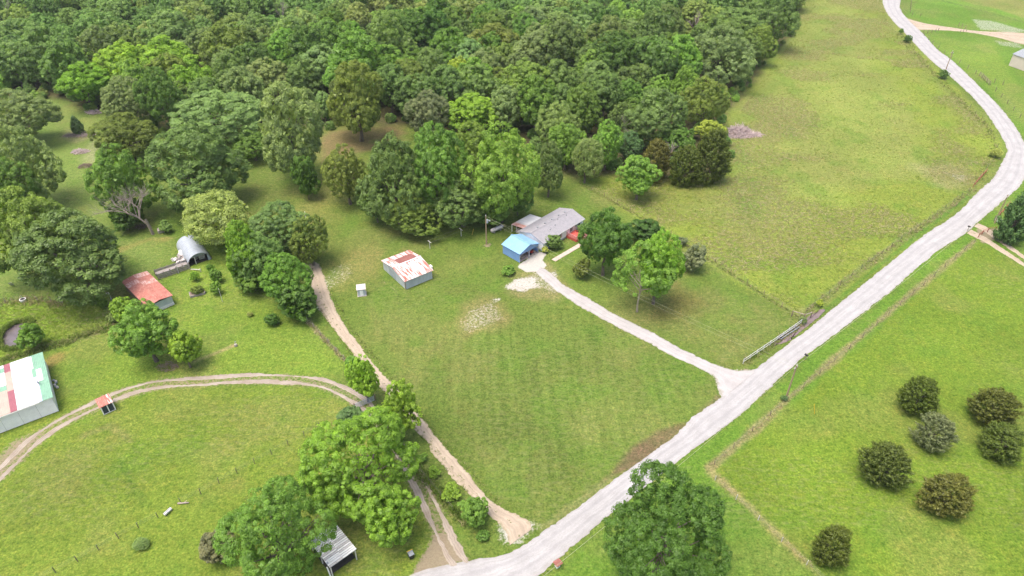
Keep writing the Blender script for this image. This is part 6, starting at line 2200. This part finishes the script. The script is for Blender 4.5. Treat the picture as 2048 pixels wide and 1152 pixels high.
W_.append((q_, gw.uniform(.3, .9, 700), gw.uniform(0, .5, 700)))
blades('tall_weeds', 'tall weeds and dry grass along the fences, ditches and verges', np.vstack([a for a, b, c in W_]), np.concatenate([b for a, b, c in W_]),
       [(0.12, 0.21, 0.035), (0.20, 0.27, 0.06), (0.31, 0.30, 0.13), (0.46, 0.38, 0.23)], 8, .3, .045, .3, np.concatenate([c for a, b, c in W_]))
PAST_W = at2([(1606, 630), (1165, 368), (1290, 345), (1455, 330), (1470, 240), (1520, 165), (1600, 60), (1612, -20), (1755, -20), (1780, 50), (1985, 262), (1998, 300), (1945, 380), (1700, 572)])
cx_, cy_ = gw.uniform(PAST_W[:, 0].min(), PAST_W[:, 0].max(), 260000), gw.uniform(PAST_W[:, 1].min(), PAST_W[:, 1].max(), 260000)
pf = fbm(cx_ * .6, cy_, 14, 55)
sel = inside(cx_, cy_, PAST_W) & (gw.random(len(cx_)) < .10 + .75 * sstep(.42, .64, pf))
P_ = np.stack([cx_[sel], cy_[sel]], -1)[:46000]
blades('pasture_grass', 'tufts of seeding grass in the big pasture', P_, gw.uniform(.18, .5, len(P_)), [(0.17, 0.26, 0.035), (0.25, 0.31, 0.06), (0.38, 0.36, 0.15), (0.50, 0.44, 0.26)], 4, .32, .07, .4,
       np.clip(gw.normal(.25, .2, len(P_)) + .5 * sstep(.42, .64, pf[sel][:46000]), 0, 1))
PW2 = at2([(-200, 740), (-200, 590), (0, 596), (215, 612), (300, 640), (110, 682), (0, 712)])
cx_, cy_ = gw.uniform(PW2[:, 0].min(), PW2[:, 0].max(), 9000), gw.uniform(PW2[:, 1].min(), PW2[:, 1].max(), 9000)
sel = inside(cx_, cy_, PW2) & ~inside(cx_, cy_, pd_)
P_ = np.stack([cx_[sel], cy_[sel]], -1)
blades('meadow_grass', 'tall bright meadow grass round the small pond', P_, gw.uniform(.12, .36, len(P_)), [(0.15, 0.25, 0.03), (0.22, 0.31, 0.05), (0.30, 0.33, 0.08)], 6, .35, .06, .4)
print('trees', len(PLANTED), 'far', len(fp), 'under', len(up))

# ------------------------------------------------------------------ thin summer haze
hz = MB().box(-1800, 1800, -500, 2300, -1.6, 92.0)
m, t, out = newmat('haze')
v = N(t, 'VolumePrincipled')
v.inputs['Color'].default_value = (0.90, 0.94, 1.0, 1)
v.inputs['Density'].default_value = 0.00009
v.inputs['Anisotropy'].default_value = 0.2
t.links.new(v.outputs[0], out.inputs['Volume'])
tag(link('haze', mesh_np('haze', hz.v, hz.f, m)), 'pale thin haze in the air over the whole farm', kind='stuff')
